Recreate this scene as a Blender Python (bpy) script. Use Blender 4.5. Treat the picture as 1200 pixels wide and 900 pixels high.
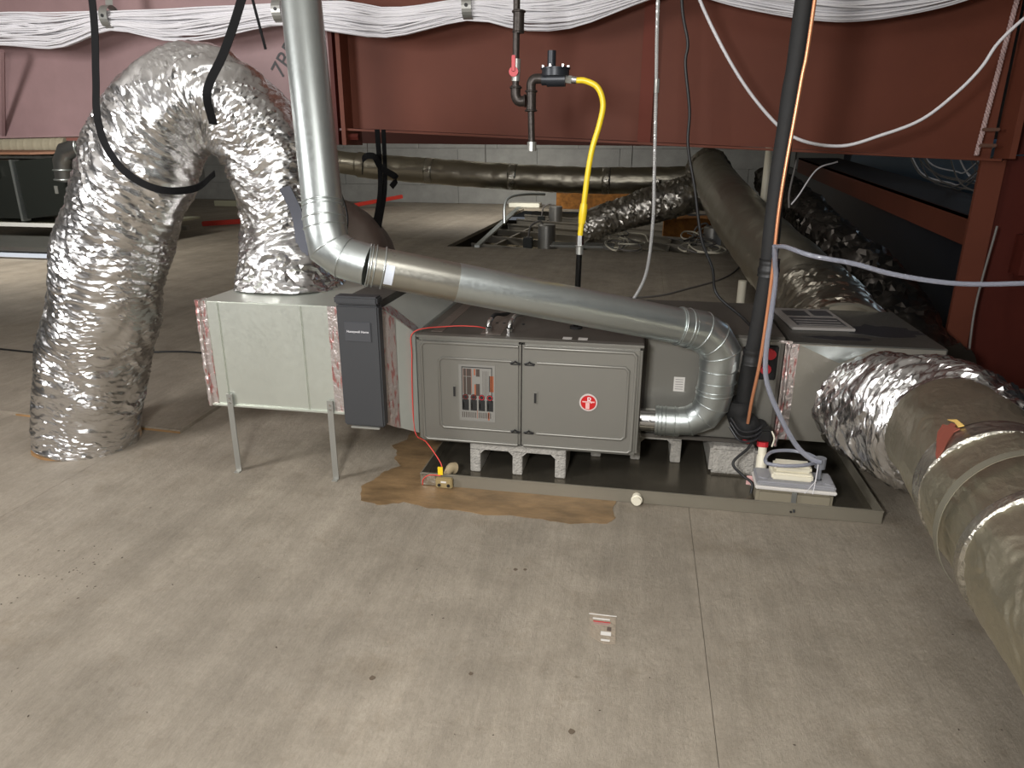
import bpy, bmesh, math, random
from mathutils import Vector, Matrix, noise
random.seed(7)
for o in list(bpy.data.objects): bpy.data.objects.remove(o)
S = bpy.context.scene; C = S.collection
PI = math.pi

# ------------------------------------------------------------------ camera
cam_d = bpy.data.cameras.new('camera'); cam = bpy.data.objects.new('camera', cam_d); C.objects.link(cam)
cam_d.sensor_width = 36; cam_d.lens = 36 * 825.5 / 1200; cam_d.clip_start = .02
pitch, yaw, roll = .3230, .1789, .0032
fwd = Vector((-math.sin(yaw)*math.cos(pitch), math.cos(yaw)*math.cos(pitch), -math.sin(pitch)))
rgt = Vector((math.cos(yaw), math.sin(yaw), 0)); up = rgt.cross(fwd)
r2 = math.cos(roll)*rgt + math.sin(roll)*up; u2 = -math.sin(roll)*rgt + math.cos(roll)*up
M = Matrix((r2, u2, -fwd)).transposed().to_4x4(); M.translation = Vector((0, 0, 1.265))
cam.matrix_world = M; S.camera = cam

# ------------------------------------------------------------------ world, lamps, exposure
S.view_settings.view_transform = 'Standard'; S.view_settings.look = 'None'
S.view_settings.exposure = 0.15; S.view_settings.gamma = 1; S.view_settings.use_curve_mapping = False
w = bpy.data.worlds.new('world'); S.world = w; w.use_nodes = True
w.node_tree.nodes['Background'].inputs[0].default_value = (.75, .8, .9, 1)
w.node_tree.nodes['Background'].inputs[1].default_value = .15
def area(name, loc, target, size, power, col=(1, .97, .93), sy=None):
    d = bpy.data.lights.new(name, 'AREA'); d.energy = power; d.color = col; d.size = size
    if sy: d.shape = 'RECTANGLE'; d.size_y = sy
    o = bpy.data.objects.new(name, d); C.objects.link(o); o.location = loc
    o.rotation_euler = (Vector(target) - Vector(loc)).to_track_quat('-Z', 'Y').to_euler()
    return o
area('hand_lamp', (-.5, -.3, 1.5), (-.2, 3, .55), .3, 62, (1, .985, .97))
area('work_light', (-3.3, .5, 1.9), (-2.6, 3.9, 1.3), .8, 80, (1, .98, .98))
area('overhead_fill', (.2, .2, 2.6), (.1, 1.4, 0), 1.2, 20, (1, .98, .95))  # added fill overhead for general ambient light
area('middle_bay_fill', (-.6, 6.0, 2.7), (-.6, 7.5, 0), 1.2, 15, (1, .97, .93))  # added fill behind the rafter, lifts the far floor
area('back_wall_fill', (-2.8, 12.5, 2.6), (-2.8, 15, .3), 1.2, 90, (1, .97, .93))  # added fill that brightens the back wall
area('left_bay_fill', (-7.0, 5.6, 2.3), (-7.4, 8.5, .3), .8, 120, (1, .97, .92))  # added fill for the far air handler and tray
area('blue_side_light', (4.0, 7.5, 1.9), (2.8, 7.0, 1.2), .6, 5, (.6, .8, 1))  # small bluish area lamp just inside the right wall
area('hole_light', (-2.5, 15.3, .35), (-2.7, 16.4, .3), .15, 4, (1, .97, .85))

# ------------------------------------------------------------------ materials
def lin(c):
    return tuple(((v/255)/12.92 if v/255 <= .04045 else ((v/255+.055)/1.055)**2.4) for v in c) + (1,)
def mat(name, rgb, rough=.5, metal=0, bump=0, bscale=20, var=0, vscale=8, coat=0, trans=0, stretch=(1, 1, 1), coords='Object', spec=None):
    m = bpy.data.materials.new(name); m.use_nodes = True; nt = m.node_tree; N = nt.nodes; L = nt.links
    b = N['Principled BSDF']; c = lin(rgb)
    b.inputs['Base Color'].default_value = c; b.inputs['Roughness'].default_value = rough; b.inputs['Metallic'].default_value = metal
    if coat: b.inputs['Coat Weight'].default_value = coat
    if trans: b.inputs['Transmission Weight'].default_value = trans
    if spec is not None: b.inputs['Specular IOR Level'].default_value = spec
    if bump or var:
        tc = N.new('ShaderNodeTexCoord'); mp = N.new('ShaderNodeMapping'); mp.inputs['Scale'].default_value = stretch
        L.new(tc.outputs[coords], mp.inputs[0])
    if var:
        n = N.new('ShaderNodeTexNoise'); n.inputs['Scale'].default_value = vscale; n.inputs['Detail'].default_value = 6; n.inputs['Roughness'].default_value = .62
        L.new(mp.outputs[0], n.inputs['Vector'])
        r = N.new('ShaderNodeValToRGB'); r.color_ramp.elements[0].position = .3; r.color_ramp.elements[1].position = .7
        r.color_ramp.elements[0].color = tuple(v*(1-var) for v in c[:3])+(1,); r.color_ramp.elements[1].color = tuple(min(1, v*(1+var)) for v in c[:3])+(1,)
        L.new(n.outputs[0], r.inputs[0]); L.new(r.outputs[0], b.inputs['Base Color'])
    if bump:
        n = N.new('ShaderNodeTexNoise'); n.inputs['Scale'].default_value = bscale; n.inputs['Detail'].default_value = 5
        L.new(mp.outputs[0], n.inputs['Vector'])
        bp = N.new('ShaderNodeBump'); bp.inputs['Strength'].default_value = bump; bp.inputs['Distance'].default_value = .01
        L.new(n.outputs[0], bp.inputs['Height']); L.new(bp.outputs[0], b.inputs['Normal'])
    return m

def floor_mat(name, rgb):
    m = mat(name, rgb, rough=.62); nt = m.node_tree; N = nt.nodes; L = nt.links; b = N['Principled BSDF']
    tc = N.new('ShaderNodeTexCoord')
    def noise_(scale, detail, stretch=(1, 1, 1), rough=.6, rot=0):
        mp = N.new('ShaderNodeMapping'); mp.inputs['Scale'].default_value = stretch; mp.inputs['Rotation'].default_value = (0, 0, rot)
        L.new(tc.outputs['Object'], mp.inputs[0])
        n = N.new('ShaderNodeTexNoise'); n.inputs['Scale'].default_value = scale; n.inputs['Detail'].default_value = detail; n.inputs['Roughness'].default_value = rough
        L.new(mp.outputs[0], n.inputs['Vector']); return n
    def ramp(src, p0, p1, c0, c1):
        r = N.new('ShaderNodeValToRGB'); r.color_ramp.elements[0].position = p0; r.color_ramp.elements[1].position = p1
        r.color_ramp.elements[0].color = c0; r.color_ramp.elements[1].color = c1; L.new(src.outputs[0], r.inputs[0]); return r
    def mix(kind, fac, a, bb):
        x = N.new('ShaderNodeMix'); x.data_type = 'RGBA'; x.blend_type = kind; x.inputs[0].default_value = fac
        L.new(a.outputs[2 if a.type == 'MIX' else 0], x.inputs[6]); L.new(bb.outputs[2 if bb.type == 'MIX' else 0], x.inputs[7]); return x
    c = lin(rgb); s = lambda k: tuple(v*k for v in c[:3])+(1,)
    big = ramp(noise_(1.1, 5), .3, .72, s(.82), s(1.12))
    mid = ramp(noise_(5, 8, rough=.7), .32, .68, (.78, .77, .75, 1), (1.12, 1.12, 1.12, 1))
    streak = ramp(noise_(7, 6, (6, .7, 1), rot=.35), .35, .65, (.9, .9, .9, 1), (1.06, 1.06, 1.06, 1))
    band = ramp(noise_(1.0, 4, (4.5, .12, 1), .6, -.02), .34, .66, (.86, .855, .85, 1), (1.12, 1.12, 1.12, 1))
    speck = ramp(noise_(38, 3, rough=.5), .22, .30, (.55, .5, .45, 1), (1, 1, 1, 1))
    blot = ramp(noise_(2.6, 7, rough=.75), .54, .74, (1, 1, 1, 1), (.70, .65, .58, 1))
    x = mix('MULTIPLY', .9, big, mid); x = mix('MULTIPLY', .8, x, streak); x = mix('MULTIPLY', .9, x, band); x = mix('MULTIPLY', .7, x, speck); x = mix('MULTIPLY', .8, x, blot)
    fine = ramp(noise_(60, 8, (2.5, .8, 1), .8, .1), .35, .66, (.82, .81, .79, 1), (1.12, 1.12, 1.12, 1)); x = mix('MULTIPLY', .8, x, fine)
    smudge = ramp(noise_(9, 9, (1, 1, 1), .8), .57, .72, (1, 1, 1, 1), (.78, .73, .68, 1)); x = mix('MULTIPLY', .8, x, smudge)
    L.new(x.outputs[2], b.inputs['Base Color'])
    h1 = noise_(22, 9, (3.0, .9, 1), .78, .12); h2 = noise_(7, 10, (1.3, 1, 1), .8)
    bp = N.new('ShaderNodeBump'); bp.inputs['Strength'].default_value = .38; bp.inputs['Distance'].default_value = .008
    L.new(h1.outputs[0], bp.inputs['Height'])
    bp2 = N.new('ShaderNodeBump'); bp2.inputs['Strength'].default_value = .45; bp2.inputs['Distance'].default_value = .022
    L.new(h2.outputs[0], bp2.inputs['Height']); L.new(bp.outputs[0], bp2.inputs['Normal']); L.new(bp2.outputs[0], b.inputs['Normal'])
    return m

def galv_mat(name, rgb, rough=.38, metal=.85):
    m = mat(name, rgb, rough, metal, var=.045, vscale=5); nt = m.node_tree; N = nt.nodes; L = nt.links; b = N['Principled BSDF']
    v = N.new('ShaderNodeTexVoronoi'); v.inputs['Scale'].default_value = 120
    tc = N.new('ShaderNodeTexCoord'); L.new(tc.outputs['Object'], v.inputs['Vector'])
    mr = N.new('ShaderNodeMapRange'); mr.inputs[3].default_value = rough-.03; mr.inputs[4].default_value = rough+.04
    L.new(v.outputs['Color'], mr.inputs[0]); L.new(mr.outputs[0], b.inputs['Roughness'])
    n = N.new('ShaderNodeTexNoise'); n.inputs['Scale'].default_value = 5; L.new(tc.outputs['Object'], n.inputs['Vector'])
    bp = N.new('ShaderNodeBump'); bp.inputs['Strength'].default_value = .12; bp.inputs['Distance'].default_value = .01
    L.new(n.outputs[0], bp.inputs['Height']); L.new(bp.outputs[0], b.inputs['Normal'])
    return m

def foil_mat(name, rgb, rough=.25, bump=.5, scale=38, stretch=(1, 1, 1)):
    m = mat(name, rgb, rough, 1.0); nt = m.node_tree; N = nt.nodes; L = nt.links; b = N['Principled BSDF']
    tc = N.new('ShaderNodeTexCoord'); mp = N.new('ShaderNodeMapping'); mp.inputs['Scale'].default_value = stretch
    L.new(tc.outputs['UV'], mp.inputs[0])
    n = N.new('ShaderNodeTexNoise'); n.inputs['Scale'].default_value = 4; n.inputs['Detail'].default_value = 3
    L.new(mp.outputs[0], n.inputs['Vector'])
    ad = N.new('ShaderNodeMix'); ad.data_type = 'RGBA'; ad.inputs[0].default_value = .12
    L.new(mp.outputs[0], ad.inputs[6]); L.new(n.outputs['Color'], ad.inputs[7])
    v = N.new('ShaderNodeTexVoronoi'); v.inputs['Scale'].default_value = scale; v.feature = 'F1'
    L.new(ad.outputs[2], v.inputs['Vector'])
    n2 = N.new('ShaderNodeTexNoise'); n2.inputs['Scale'].default_value = scale*.8; n2.inputs['Detail'].default_value = 5; n2.inputs['Roughness'].default_value = .65
    L.new(mp.outputs[0], n2.inputs['Vector'])
    sm = N.new('ShaderNodeMath'); sm.operation = 'ADD'; L.new(v.outputs[0], sm.inputs[0]); L.new(n2.outputs[0], sm.inputs[1])
    bp = N.new('ShaderNodeBump'); bp.inputs['Strength'].default_value = bump; bp.inputs['Distance'].default_value = .008
    L.new(sm.outputs[0], bp.inputs['Height']); L.new(bp.outputs[0], b.inputs['Normal'])
    return m

def tape_mat(name):
    m = mat(name, (205, 200, 198), .32, .75, bump=.6, bscale=60); nt = m.node_tree; N = nt.nodes; L = nt.links; b = N['Principled BSDF']
    tc = N.new('ShaderNodeTexCoord'); mp = N.new('ShaderNodeMapping'); mp.inputs['Scale'].default_value = (60, 60, 14)
    L.new(tc.outputs['Object'], mp.inputs[0])
    n = N.new('ShaderNodeTexNoise'); n.inputs['Scale'].default_value = 1.3; n.inputs['Detail'].default_value = 2; L.new(mp.outputs[0], n.inputs['Vector'])
    r = N.new('ShaderNodeValToRGB'); r.color_ramp.elements[0].position = .54; r.color_ramp.elements[1].position = .62
    r.color_ramp.elements[0].color = lin((206, 196, 192)); r.color_ramp.elements[1].color = lin((192, 136, 132))
    L.new(n.outputs[0], r.inputs[0]); L.new(r.outputs[0], b.inputs['Base Color'])
    return m

FLOOR = floor_mat('concrete_topping', (152, 143, 129))
PLY = mat('wet_plywood', (128, 104, 74), .45, 0, bump=.2, bscale=30, var=.4, vscale=7, stretch=(1, 2.2, 1))
CMU = mat('cmu_block', (150, 150, 146), .85, bump=.5, bscale=60, var=.14, vscale=3)
MORTAR = mat('mortar', (118, 118, 114), .95)
ROOF = mat('roof_liner', (200, 198, 194), .8, var=.1)
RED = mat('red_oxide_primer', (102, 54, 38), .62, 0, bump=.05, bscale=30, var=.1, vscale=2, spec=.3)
REDL = mat('red_oxide_lit', (150, 122, 121), .55, 0, bump=.05, bscale=30, var=.15, vscale=2)  # same primer, with the strong light from the left put into its colour
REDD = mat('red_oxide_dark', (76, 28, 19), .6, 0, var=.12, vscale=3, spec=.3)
GALV = galv_mat('galvanised_sheet', (186, 192, 190), .34, .9)
GALVP = galv_mat('galvanised_plenum', (204, 208, 198), .42, .75)
GALVD = galv_mat('dull_sheet', (105, 105, 100), .42, .7)
FOIL = foil_mat('crumpled_foil', (224, 223, 222), .27, .4, 20, (.45, 2.0, 1))
FOILS = foil_mat('smooth_wrap_foil', (190, 184, 164), .44, .9, 15, (1, .6, 1))
FOILD = foil_mat('dull_duct_foil', (184, 178, 162), .36, .3, 12)
TAPE = tape_mat('printed_foil_tape')
TAPEF = mat('plain_foil_tape', (196, 192, 180), .25, .95, bump=.7, bscale=40)
GREY = mat('furnace_paint', (126, 124, 117), .36, .35, bump=.03, bscale=8)
GREYD = mat('cabinet_paint_dark', (92, 88, 82), .45, .25, var=.08, vscale=4)
CHAR = mat('charcoal_plastic', (56, 57, 59), .5)
CHARL = mat('charcoal_plate', (68, 69, 72), .4)
BLACK = mat('black_rubber', (26, 26, 26), .75, bump=.15, bscale=50)
BLKG = mat('black_pipe', (58, 52, 48), .42, .5, bump=.2, bscale=70)
BLKM = mat('regulator_black', (42, 45, 50), .4, .3)
WEB = mat('nylon_strap', (9, 9, 10), .8, spec=.2)
WHITE = mat('white_cable', (226, 224, 226), .45)
CREAM = mat('pvc_cream', (226, 220, 200), .35)
WPLAST = mat('label_white', (214, 210, 204), .5)
YEL = mat('yellow_hose', (236, 204, 40), .35)
COPPER = mat('copper', (222, 152, 112), .32, .6)
REDC = mat('red_cap', (186, 40, 48), .4)
REDW = mat('red_wire', (214, 70, 62), .5)
ORANGE = mat('orange_print', (150, 84, 54), .5)
INK = mat('black_ink', (26, 26, 26), .5)
CHROME = mat('bright_metal', (206, 206, 204), .22, 1)
STEEL = mat('galvanised_strap', (168, 168, 162), .42, .7)
PAN = mat('drain_pan_inside', (112, 106, 94), .2, .7, bump=.12, bscale=6, var=.25, vscale=3)
PANW = galv_mat('pan_rim', (142, 136, 122), .45, .5)
CONC = mat('concrete_masonry', (172, 168, 160), .9, bump=.9, bscale=130, var=.2, vscale=60)
PUMPG = mat('pump_grey', (150, 150, 154), .4)
PUMPT = mat('pump_tank', (142, 134, 116), .4)
TUBEC = mat('clear_vinyl_tube', (176, 179, 192), .12, 0, trans=.55)
DARKW = mat('dark_sheet', (28, 33, 42), .45, .3, var=.15, vscale=2)
BLUEG = mat('blue_grey_insulation', (84, 104, 124), .5, .2, bump=.3, bscale=5)
BATT = mat('orange_fibreglass', (140, 92, 40), .95, bump=.8, bscale=25, var=.45, vscale=10)
TILE = mat('ceiling_tile_back', (92, 82, 60), .9, bump=.4, bscale=30, var=.25, vscale=4)
AHUB = mat('dark_air_handler', (34, 37, 34), .4, .2)
PALEP = mat('pale_panel', (176, 174, 150), .45, .3)
FLEXW = mat('dusty_white_flex', (176, 168, 146), .6, bump=.5, bscale=12)
REDBAR = mat('red_bar', (200, 52, 36), .5)
PAPER = mat('printed_sheet', (146, 142, 138), .35)
KRAFT = mat('torn_kraft', (128, 66, 52), .7)
WOOD = mat('board_edge', (150, 116, 76), .8, var=.2)
GREYC = mat('grey_wire', (112, 108, 104), .5)

# ------------------------------------------------------------------ mesh helpers
def link(name, bm, m, parent=None, smooth=None, loc=None):
    me = bpy.data.meshes.new(name); bm.normal_update(); bm.to_mesh(me); bm.free()
    if m is not None: me.materials.append(m)
    if smooth is not None:
        for p in me.polygons: p.use_smooth = True
        if smooth < 3: me.set_sharp_from_angle(angle=smooth)
    o = bpy.data.objects.new(name, me); C.objects.link(o)
    if parent: o.parent = parent
    if loc: o.location = loc
    return o
def B(): return bmesh.new()
def box(bm, x0, x1, y0, y1, z0, z1, bev=0, mx=None):
    r = bmesh.ops.create_cube(bm, size=1)
    vs = r['verts']
    for v in vs:
        v.co = Vector(((x0+x1)/2+v.co.x*(x1-x0), (y0+y1)/2+v.co.y*(y1-y0), (z0+z1)/2+v.co.z*(z1-z0)))
    if bev:
        es = {e for v in vs for e in v.link_edges}
        q = bmesh.ops.bevel(bm, geom=list(es), offset=bev, segments=2, affect='EDGES', clamp_overlap=True)
        vs = list({v for f in q['faces'] for v in f.verts} | {v for v in vs if v.is_valid})
    if mx is not None:
        for v in vs:
            if v.is_valid: v.co = mx @ v.co
    return bm
def quadprism(bm, pts, off):
    """closed polygon pts extruded by vector off"""
    a = [bm.verts.new(p) for p in pts]; b = [bm.verts.new(Vector(p)+Vector(off)) for p in pts]; n = len(pts)
    bm.faces.new(a); bm.faces.new(b[::-1])
    for i in range(n): bm.faces.new((a[i], b[i], b[(i+1) % n], a[(i+1) % n]))
    bmesh.ops.recalc_face_normals(bm, faces=bm.faces[:])
    return bm
def spline(pts, n):
    P = [Vector(p) for p in pts]
    if len(P) == 2: return [P[0].lerp(P[1], i/n) for i in range(n+1)]
    P = [2*P[0]-P[1]] + P + [2*P[-1]-P[-2]]; out = []
    L = [0]
    for i in range(1, len(P)-2): L.append(L[-1]+(P[i+1]-P[i]).length)
    T = L[-1]
    for k in range(n+1):
        s = T*k/n; i = 0
        while i < len(L)-2 and s > L[i+1]: i += 1
        t = (s-L[i])/max(1e-9, L[i+1]-L[i]); a, b, c, d = P[i:i+4]
        out.append(.5*((2*b)+(c-a)*t+(2*a-5*b+4*c-d)*t*t+(3*b-a-3*c+d)*t**3))
    return out
def frames(path):
    out = []; t0 = (path[1]-path[0]).normalized()
    nrm = t0.cross(Vector((0, 0, 1)));
    if nrm.length < .1: nrm = t0.cross(Vector((0, 1, 0)))
    nrm.normalize()
    for i, p in enumerate(path):
        if i == 0: t = (path[1]-p)
        elif i == len(path)-1: t = (p-path[i-1])
        else: t = (path[i+1]-p).normalized()+(p-path[i-1]).normalized()
        t.normalize(); nrm = (nrm-t*nrm.dot(t)).normalized(); out.append((p, t, nrm, t.cross(nrm)))
    return out
def tube(bm, path, r, seg=12, caps=True, disp=None, uv=False):
    path = [Vector(p) for p in path]; fr = frames(path); rings = []; s = 0; ss = []
    for i, (p, t, n, b) in enumerate(fr):
        if i: s += (p-path[i-1]).length
        ss.append(s); rr = r(i/(len(path)-1)) if callable(r) else r; k = 1.0; vec = None
        if disp is None and 0 < i < len(path)-1:     # mitre
            a = (path[i]-path[i-1]).normalized(); c = math.sqrt(max(.25, (1+a.dot((path[i+1]-path[i]).normalized()))/2)); k = 1/c
            bend = ((path[i+1]-path[i]).normalized()-a)
            vec = bend.normalized() if bend.length > 1e-4 else None
        ring = []
        for j in range(seg):
            A = 2*PI*j/seg; d = math.cos(A)*n+math.sin(A)*b
            if disp: ring.append(bm.verts.new(p+d*(rr+disp(s, A, p, d))))
            else:
                q = d*rr
                if vec: q = q+vec*(q.dot(vec))*(k-1)
                ring.append(bm.verts.new(p+q))
        rings.append(ring)
    ul = bm.loops.layers.uv.verify() if uv else None
    for i in range(len(rings)-1):
        for j in range(seg):
            f = bm.faces.new((rings[i][j], rings[i][(j+1) % seg], rings[i+1][(j+1) % seg], rings[i+1][j]))
            if uv:
                R0 = r(i/(len(path)-1)) if callable(r) else r
                for l, (jj, ii) in zip(f.loops, ((j, i), (j+1, i), (j+1, i+1), (j, i+1))): l[ul].uv = (2*PI*jj/seg*R0, ss[ii])
    if caps: bm.faces.new(rings[0][::-1]); bm.faces.new(rings[-1])
    return bm
def ringbead(bm, c, ax, R, r, seg=32, s2=6):
    ax = Vector(ax).normalized(); n = ax.orthogonal().normalized(); b = ax.cross(n); rings = []
    for i in range(seg):
        A = 2*PI*i/seg; d = math.cos(A)*n+math.sin(A)*b
        rings.append([bm.verts.new(Vector(c)+d*(R+r*math.cos(2*PI*j/s2))+ax*r*math.sin(2*PI*j/s2)) for j in range(s2)])
    for i in range(seg):
        for j in range(s2):
            bm.faces.new((rings[i][j], rings[i][(j+1) % s2], rings[(i+1) % seg][(j+1) % s2], rings[(i+1) % seg][j]))
    bmesh.ops.recalc_face_normals(bm, faces=bm.faces[:])
def ribbon(bm, pts, width_dir, wd, th=.002, n=60):
    """flat strap following pts; width_dir(i)->vector or constant"""
    P = spline(pts, n) if n else [Vector(p) for p in pts]
    prev = None; first = None
    for i, p in enumerate(P):
        t = (P[min(i+1, len(P)-1)]-P[max(i-1, 0)]).normalized()
        wv = width_dir(i/(len(P)-1)) if callable(width_dir) else Vector(width_dir)
        wv = (wv-t*wv.dot(t)).normalized(); nn = t.cross(wv)
        q = [bm.verts.new(p+wv*wd/2*a+nn*th/2*b) for a, b in ((-1, -1), (1, -1), (1, 1), (-1, 1))]
        if prev:
            for k in range(4): bm.faces.new((prev[k], prev[(k+1) % 4], q[(k+1) % 4], q[k]))
        else: first = q
        prev = q
    bm.faces.new(first[::-1]); bm.faces.new(prev); bmesh.ops.recalc_face_normals(bm, faces=bm.faces[:])
    return bm
def wire(name, pts, r, m, parent=None, n=50, seg=7):
    return link(name, tube(B(), spline(pts, n), r, seg), m, parent, smooth=1.2)
def rod(bm, a, b, r, seg=16): return tube(bm, [a, b], r, seg)
def thing(name, label, cat, loc=(0, 0, 0), group=None, kind=None):
    o = bpy.data.objects.new(name, None); C.objects.link(o); o.location = loc; o.empty_display_size = .05
    if label: o['label'] = label
    if cat: o['category'] = cat
    if group: o['group'] = group
    if kind: o['kind'] = kind
    return o
def tag(o, label, cat, group=None):
    o['label'] = label; o['category'] = cat
    if group: o['group'] = group
    return o
def struct(o): o['kind'] = 'structure'; return o
class T:
    """thing with base location; part meshes given in world coordinates"""
    def __init__(s, name, label, cat, loc=(0, 0, 0), group=None, kind=None):
        s.o = thing(name, label, cat, loc, group, kind); s.l = Vector(loc)
    def part(s, name, bm, m, smooth=None, label=None, parent=None):
        bmesh.ops.translate(bm, verts=bm.verts[:], vec=-s.l)
        o = link(name, bm, m, parent or s.o, smooth)
        if label: o['label'] = label
        return o
def text_bm(txt, size, mx, extrude=.0004):
    cu = bpy.data.curves.new('t', 'FONT'); cu.body = txt; cu.size = size; cu.extrude = extrude; cu.align_x = 'CENTER'; cu.align_y = 'CENTER'
    o = bpy.data.objects.new('t', cu); C.objects.link(o); bpy.context.view_layer.update()
    me = bpy.data.meshes.new_from_object(o.evaluated_get(bpy.context.evaluated_depsgraph_get()))
    bm = B(); bm.from_mesh(me); bmesh.ops.transform(bm, matrix=mx, verts=bm.verts[:])
    bpy.data.objects.remove(o); bpy.data.meshes.remove(me); bpy.data.curves.remove(cu)
    return bm
def facing_front(x, y, z): return Matrix.Translation((x, y, z)) @ Matrix.Rotation(PI/2, 4, 'X')
def fb(v): return noise.noise(v)

def foil_disp(seed, amp, skew=.6, fs=30, fa=2.2, bulge=.012, fine=.0025, R=.21):
    off = Vector((seed*13.1, seed*7.7, seed*3.3))
    def d(s, A, p, dr):
        ca, sa = math.cos(A), math.sin(A)
        wv = noise.noise(Vector((ca*1.5, sa*1.5, s*4))+off)
        base = noise.noise(Vector((ca*1.3, sa*1.3, s*5.5))+off)*bulge
        v = Vector((ca*fa, sa*fa, (s+skew*R*wv)*fs))+off
        n1 = 1-2*abs(noise.noise(v)); n2 = 1-2*abs(noise.noise(v*2.3+Vector((3, 1, 2))))
        f = noise.noise(Vector((ca*22*R*5, sa*22*R*5, s*95))+off)
        return base+amp*(.65*n1+.35*n2-.4)+fine*f
    return d

# ================================================================== SETTING
fl = T('floor', None, None, kind='structure')
HX0, HX1, HY0, HY1 = -2.6, 1.55, 9.35, 15.8
SE = .232
def slab(x0, x1, y0, y1, bev=.0):
    return fl.part('floor_slab', box(B(), x0, x1, y0, y1, -.05, 0, bev), FLOOR)
G = .0008; xs = [-12, -9.52, -7.08, -4.64, -2.21, SE, 2.67, 4.2]
for a, b in zip(xs, xs[1:]):
    slab(a+G, b-G, -4, 5.6-G)
    slab(a+G, b-G, 5.6+G, HY0)
slab(-12, HX0, HY0+G, 17); slab(HX1, 4.2, HY0+G, 17); slab(HX0+G, HX1-G, HY1, 17)
# exposed plywood where the topping has broken away
bm = B(); pts = [(-.985, 2.245), (-.9, 2.225), (-.82, 2.262), (-.7, 2.235), (-.6, 2.24), (-.5, 2.222), (-.4, 2.24), (-.3, 2.232), (-.2, 2.215), (-.12, 2.235), (-.06, 2.24), (-.035, 2.29), (-.045, 2.36), (-.02, 2.5), (-.3, 2.6), (-.8, 2.65), (-.83, 2.92), (-.93, 3.0), (-1.02, 2.98), (-1.0, 2.84), (-1.045, 2.76), (-1.0, 2.7), (-.985, 2.62), (-.935, 2.57), (-.985, 2.5), (-1.0, 2.42), (-1.03, 2.36)]
P = []
for i in range(len(pts)):
    a = Vector(pts[i]).to_3d(); b = Vector(pts[(i+1) % len(pts)]).to_3d(); n = max(2, int((b-a).length/.012))
    for k in range(n):
        q = a.lerp(b, k/n); q += Vector((fb(q*40), fb(q*40+Vector((5, 5, 5))), 0))*.007; P.append((q.x, q.y, .0003))
quadprism(bm, P, (0, 0, .0012)); fl.part('exposed_plywood', bm, PLY, label='brown plywood showing where the grey topping has broken away by the pan')
# specks and chips
bm = B()
for i in range(80):
    x = random.uniform(-2.2, 1.1); y = random.uniform(.9, 2.2) if i > 34 else random.gauss(1.62, .08)
    if i <= 34: x = random.gauss(-1.72, .09)
    s = random.uniform(.001, .0028); A = random.random()*PI
    d = Vector((math.cos(A), math.sin(A), 0)); e = Vector((-d.y, d.x, 0))
    c = Vector((x, y, .0002)); quadprism(bm, [c+d*s*1.6, c+e*s*.7, c-d*s*1.5, c-e*s*.8], (0, 0, .001))
o = fl.part('floor_grit', bm, mat('grit', (66, 54, 44), .9)); o['kind'] = 'stuff'
bm = B()
for (x, y, r) in ((-.6, 1.36, .008), (-.36, 1.42, .006), (-.09, 1.28, .008), (-.33, 1.9, .007), (-.3, 1.905, .006)):
    c = [(x+r*math.cos(a*.7)*(1+.2*math.sin(3*a)), y+r*math.sin(a*.7)*(1+.2*math.cos(2*a)), .0003) for a in range(9)]
    quadprism(bm, c, (0, 0, .0008))
fl.part('floor_pit', bm, mat('pit', (92, 80, 66), .9))

# back wall of blocks
wb = T('wall_back', None, None, kind='structure')
wb.part('wall_core', box(B(), -12, 4.2, 17.03, 17.25, -.3, 3), MORTAR)
bw, bh = 1.9, .42; me0 = None
for r in range(4):
    for k in range(9):
        x = -12+k*bw+(bw/2 if r % 2 else 0)
        if x+bw > 4.2: continue
        if me0 is None:
            o = link('block', box(B(), .004, bw-.004, 0, .05, .003, bh-.003, .003), CMU, wb.o); me0 = o.data
        else:
            o = bpy.data.objects.new('block', me0); C.objects.link(o); o.parent = wb.o
        o.location = (x, 17.0, r*bh)
struct(link('wall_left', box(B(), -12.2, -12, -4, 17.2, -.3, 3), CMU))
struct(link('wall_right', box(B(), 4.2, 4.4, -4, 17.2, -.3, 3), DARKW))
struct(link('wall_front', box(B(), -12, 4.2, -4.2, -4, -.3, 3), ROOF))
struct(link('ceiling', box(B(), -12, 4.2, -4, 17.2, 3.0, 3.1), ROOF))

# ================================================================== STEEL FRAME
rf = T('roof_rafter', 'deep red primed steel rafter crossing the whole view behind the gas pipe', 'beam', (0, 4.2, 1.2))
rf.part('web', quadprism(B(), [(-1.72, 4.2, 1.375), (0, 4.2, 1.302), (1.745, 4.2, 1.221), (1.745, 4.2, 2.9), (-1.72, 4.2, 2.9)], (0, .012, 0)), RED)
rf.part('web', quadprism(B(), [(-5.5, 4.2, 1.30), (-1.74, 4.2, 1.372), (-1.74, 4.2, 2.9), (-5.5, 4.2, 2.9)], (0, .012, 0)), REDL, label='left web panel in a paler pink that carries the bright light on it')
rf.part('lower_flange', quadprism(B(), [(-1.74, 4.10, 1.372), (1.76, 4.10, 1.2205), (1.76, 4.31, 1.2205), (-1.74, 4.31, 1.372)], (0, 0, -.012)), RED)
rf.part('lower_flange', quadprism(B(), [(-5.5, 4.10, 1.30), (-1.74, 4.10, 1.372), (-1.74, 4.31, 1.372), (-5.5, 4.31, 1.30)], (0, 0, -.012)), REDL)
rf.part('splice_plate', box(B(), -1.79, -1.765, 4.08, 4.33, 1.28, 2.9), REDD)
rf.part('splice_plate', box(B(), -1.745, -1.72, 4.08, 4.33, 1.28, 2.9), RED)
for z in (1.325,):
    rf.part('bolt', rod(B(), (-1.72, 4.13, z), (-1.66, 4.13, z), .02, 6), REDD); rf.part('bolt', rod(B(), (-1.80, 4.13, z), (-1.84, 4.13, z), .014, 6), REDD)
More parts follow.
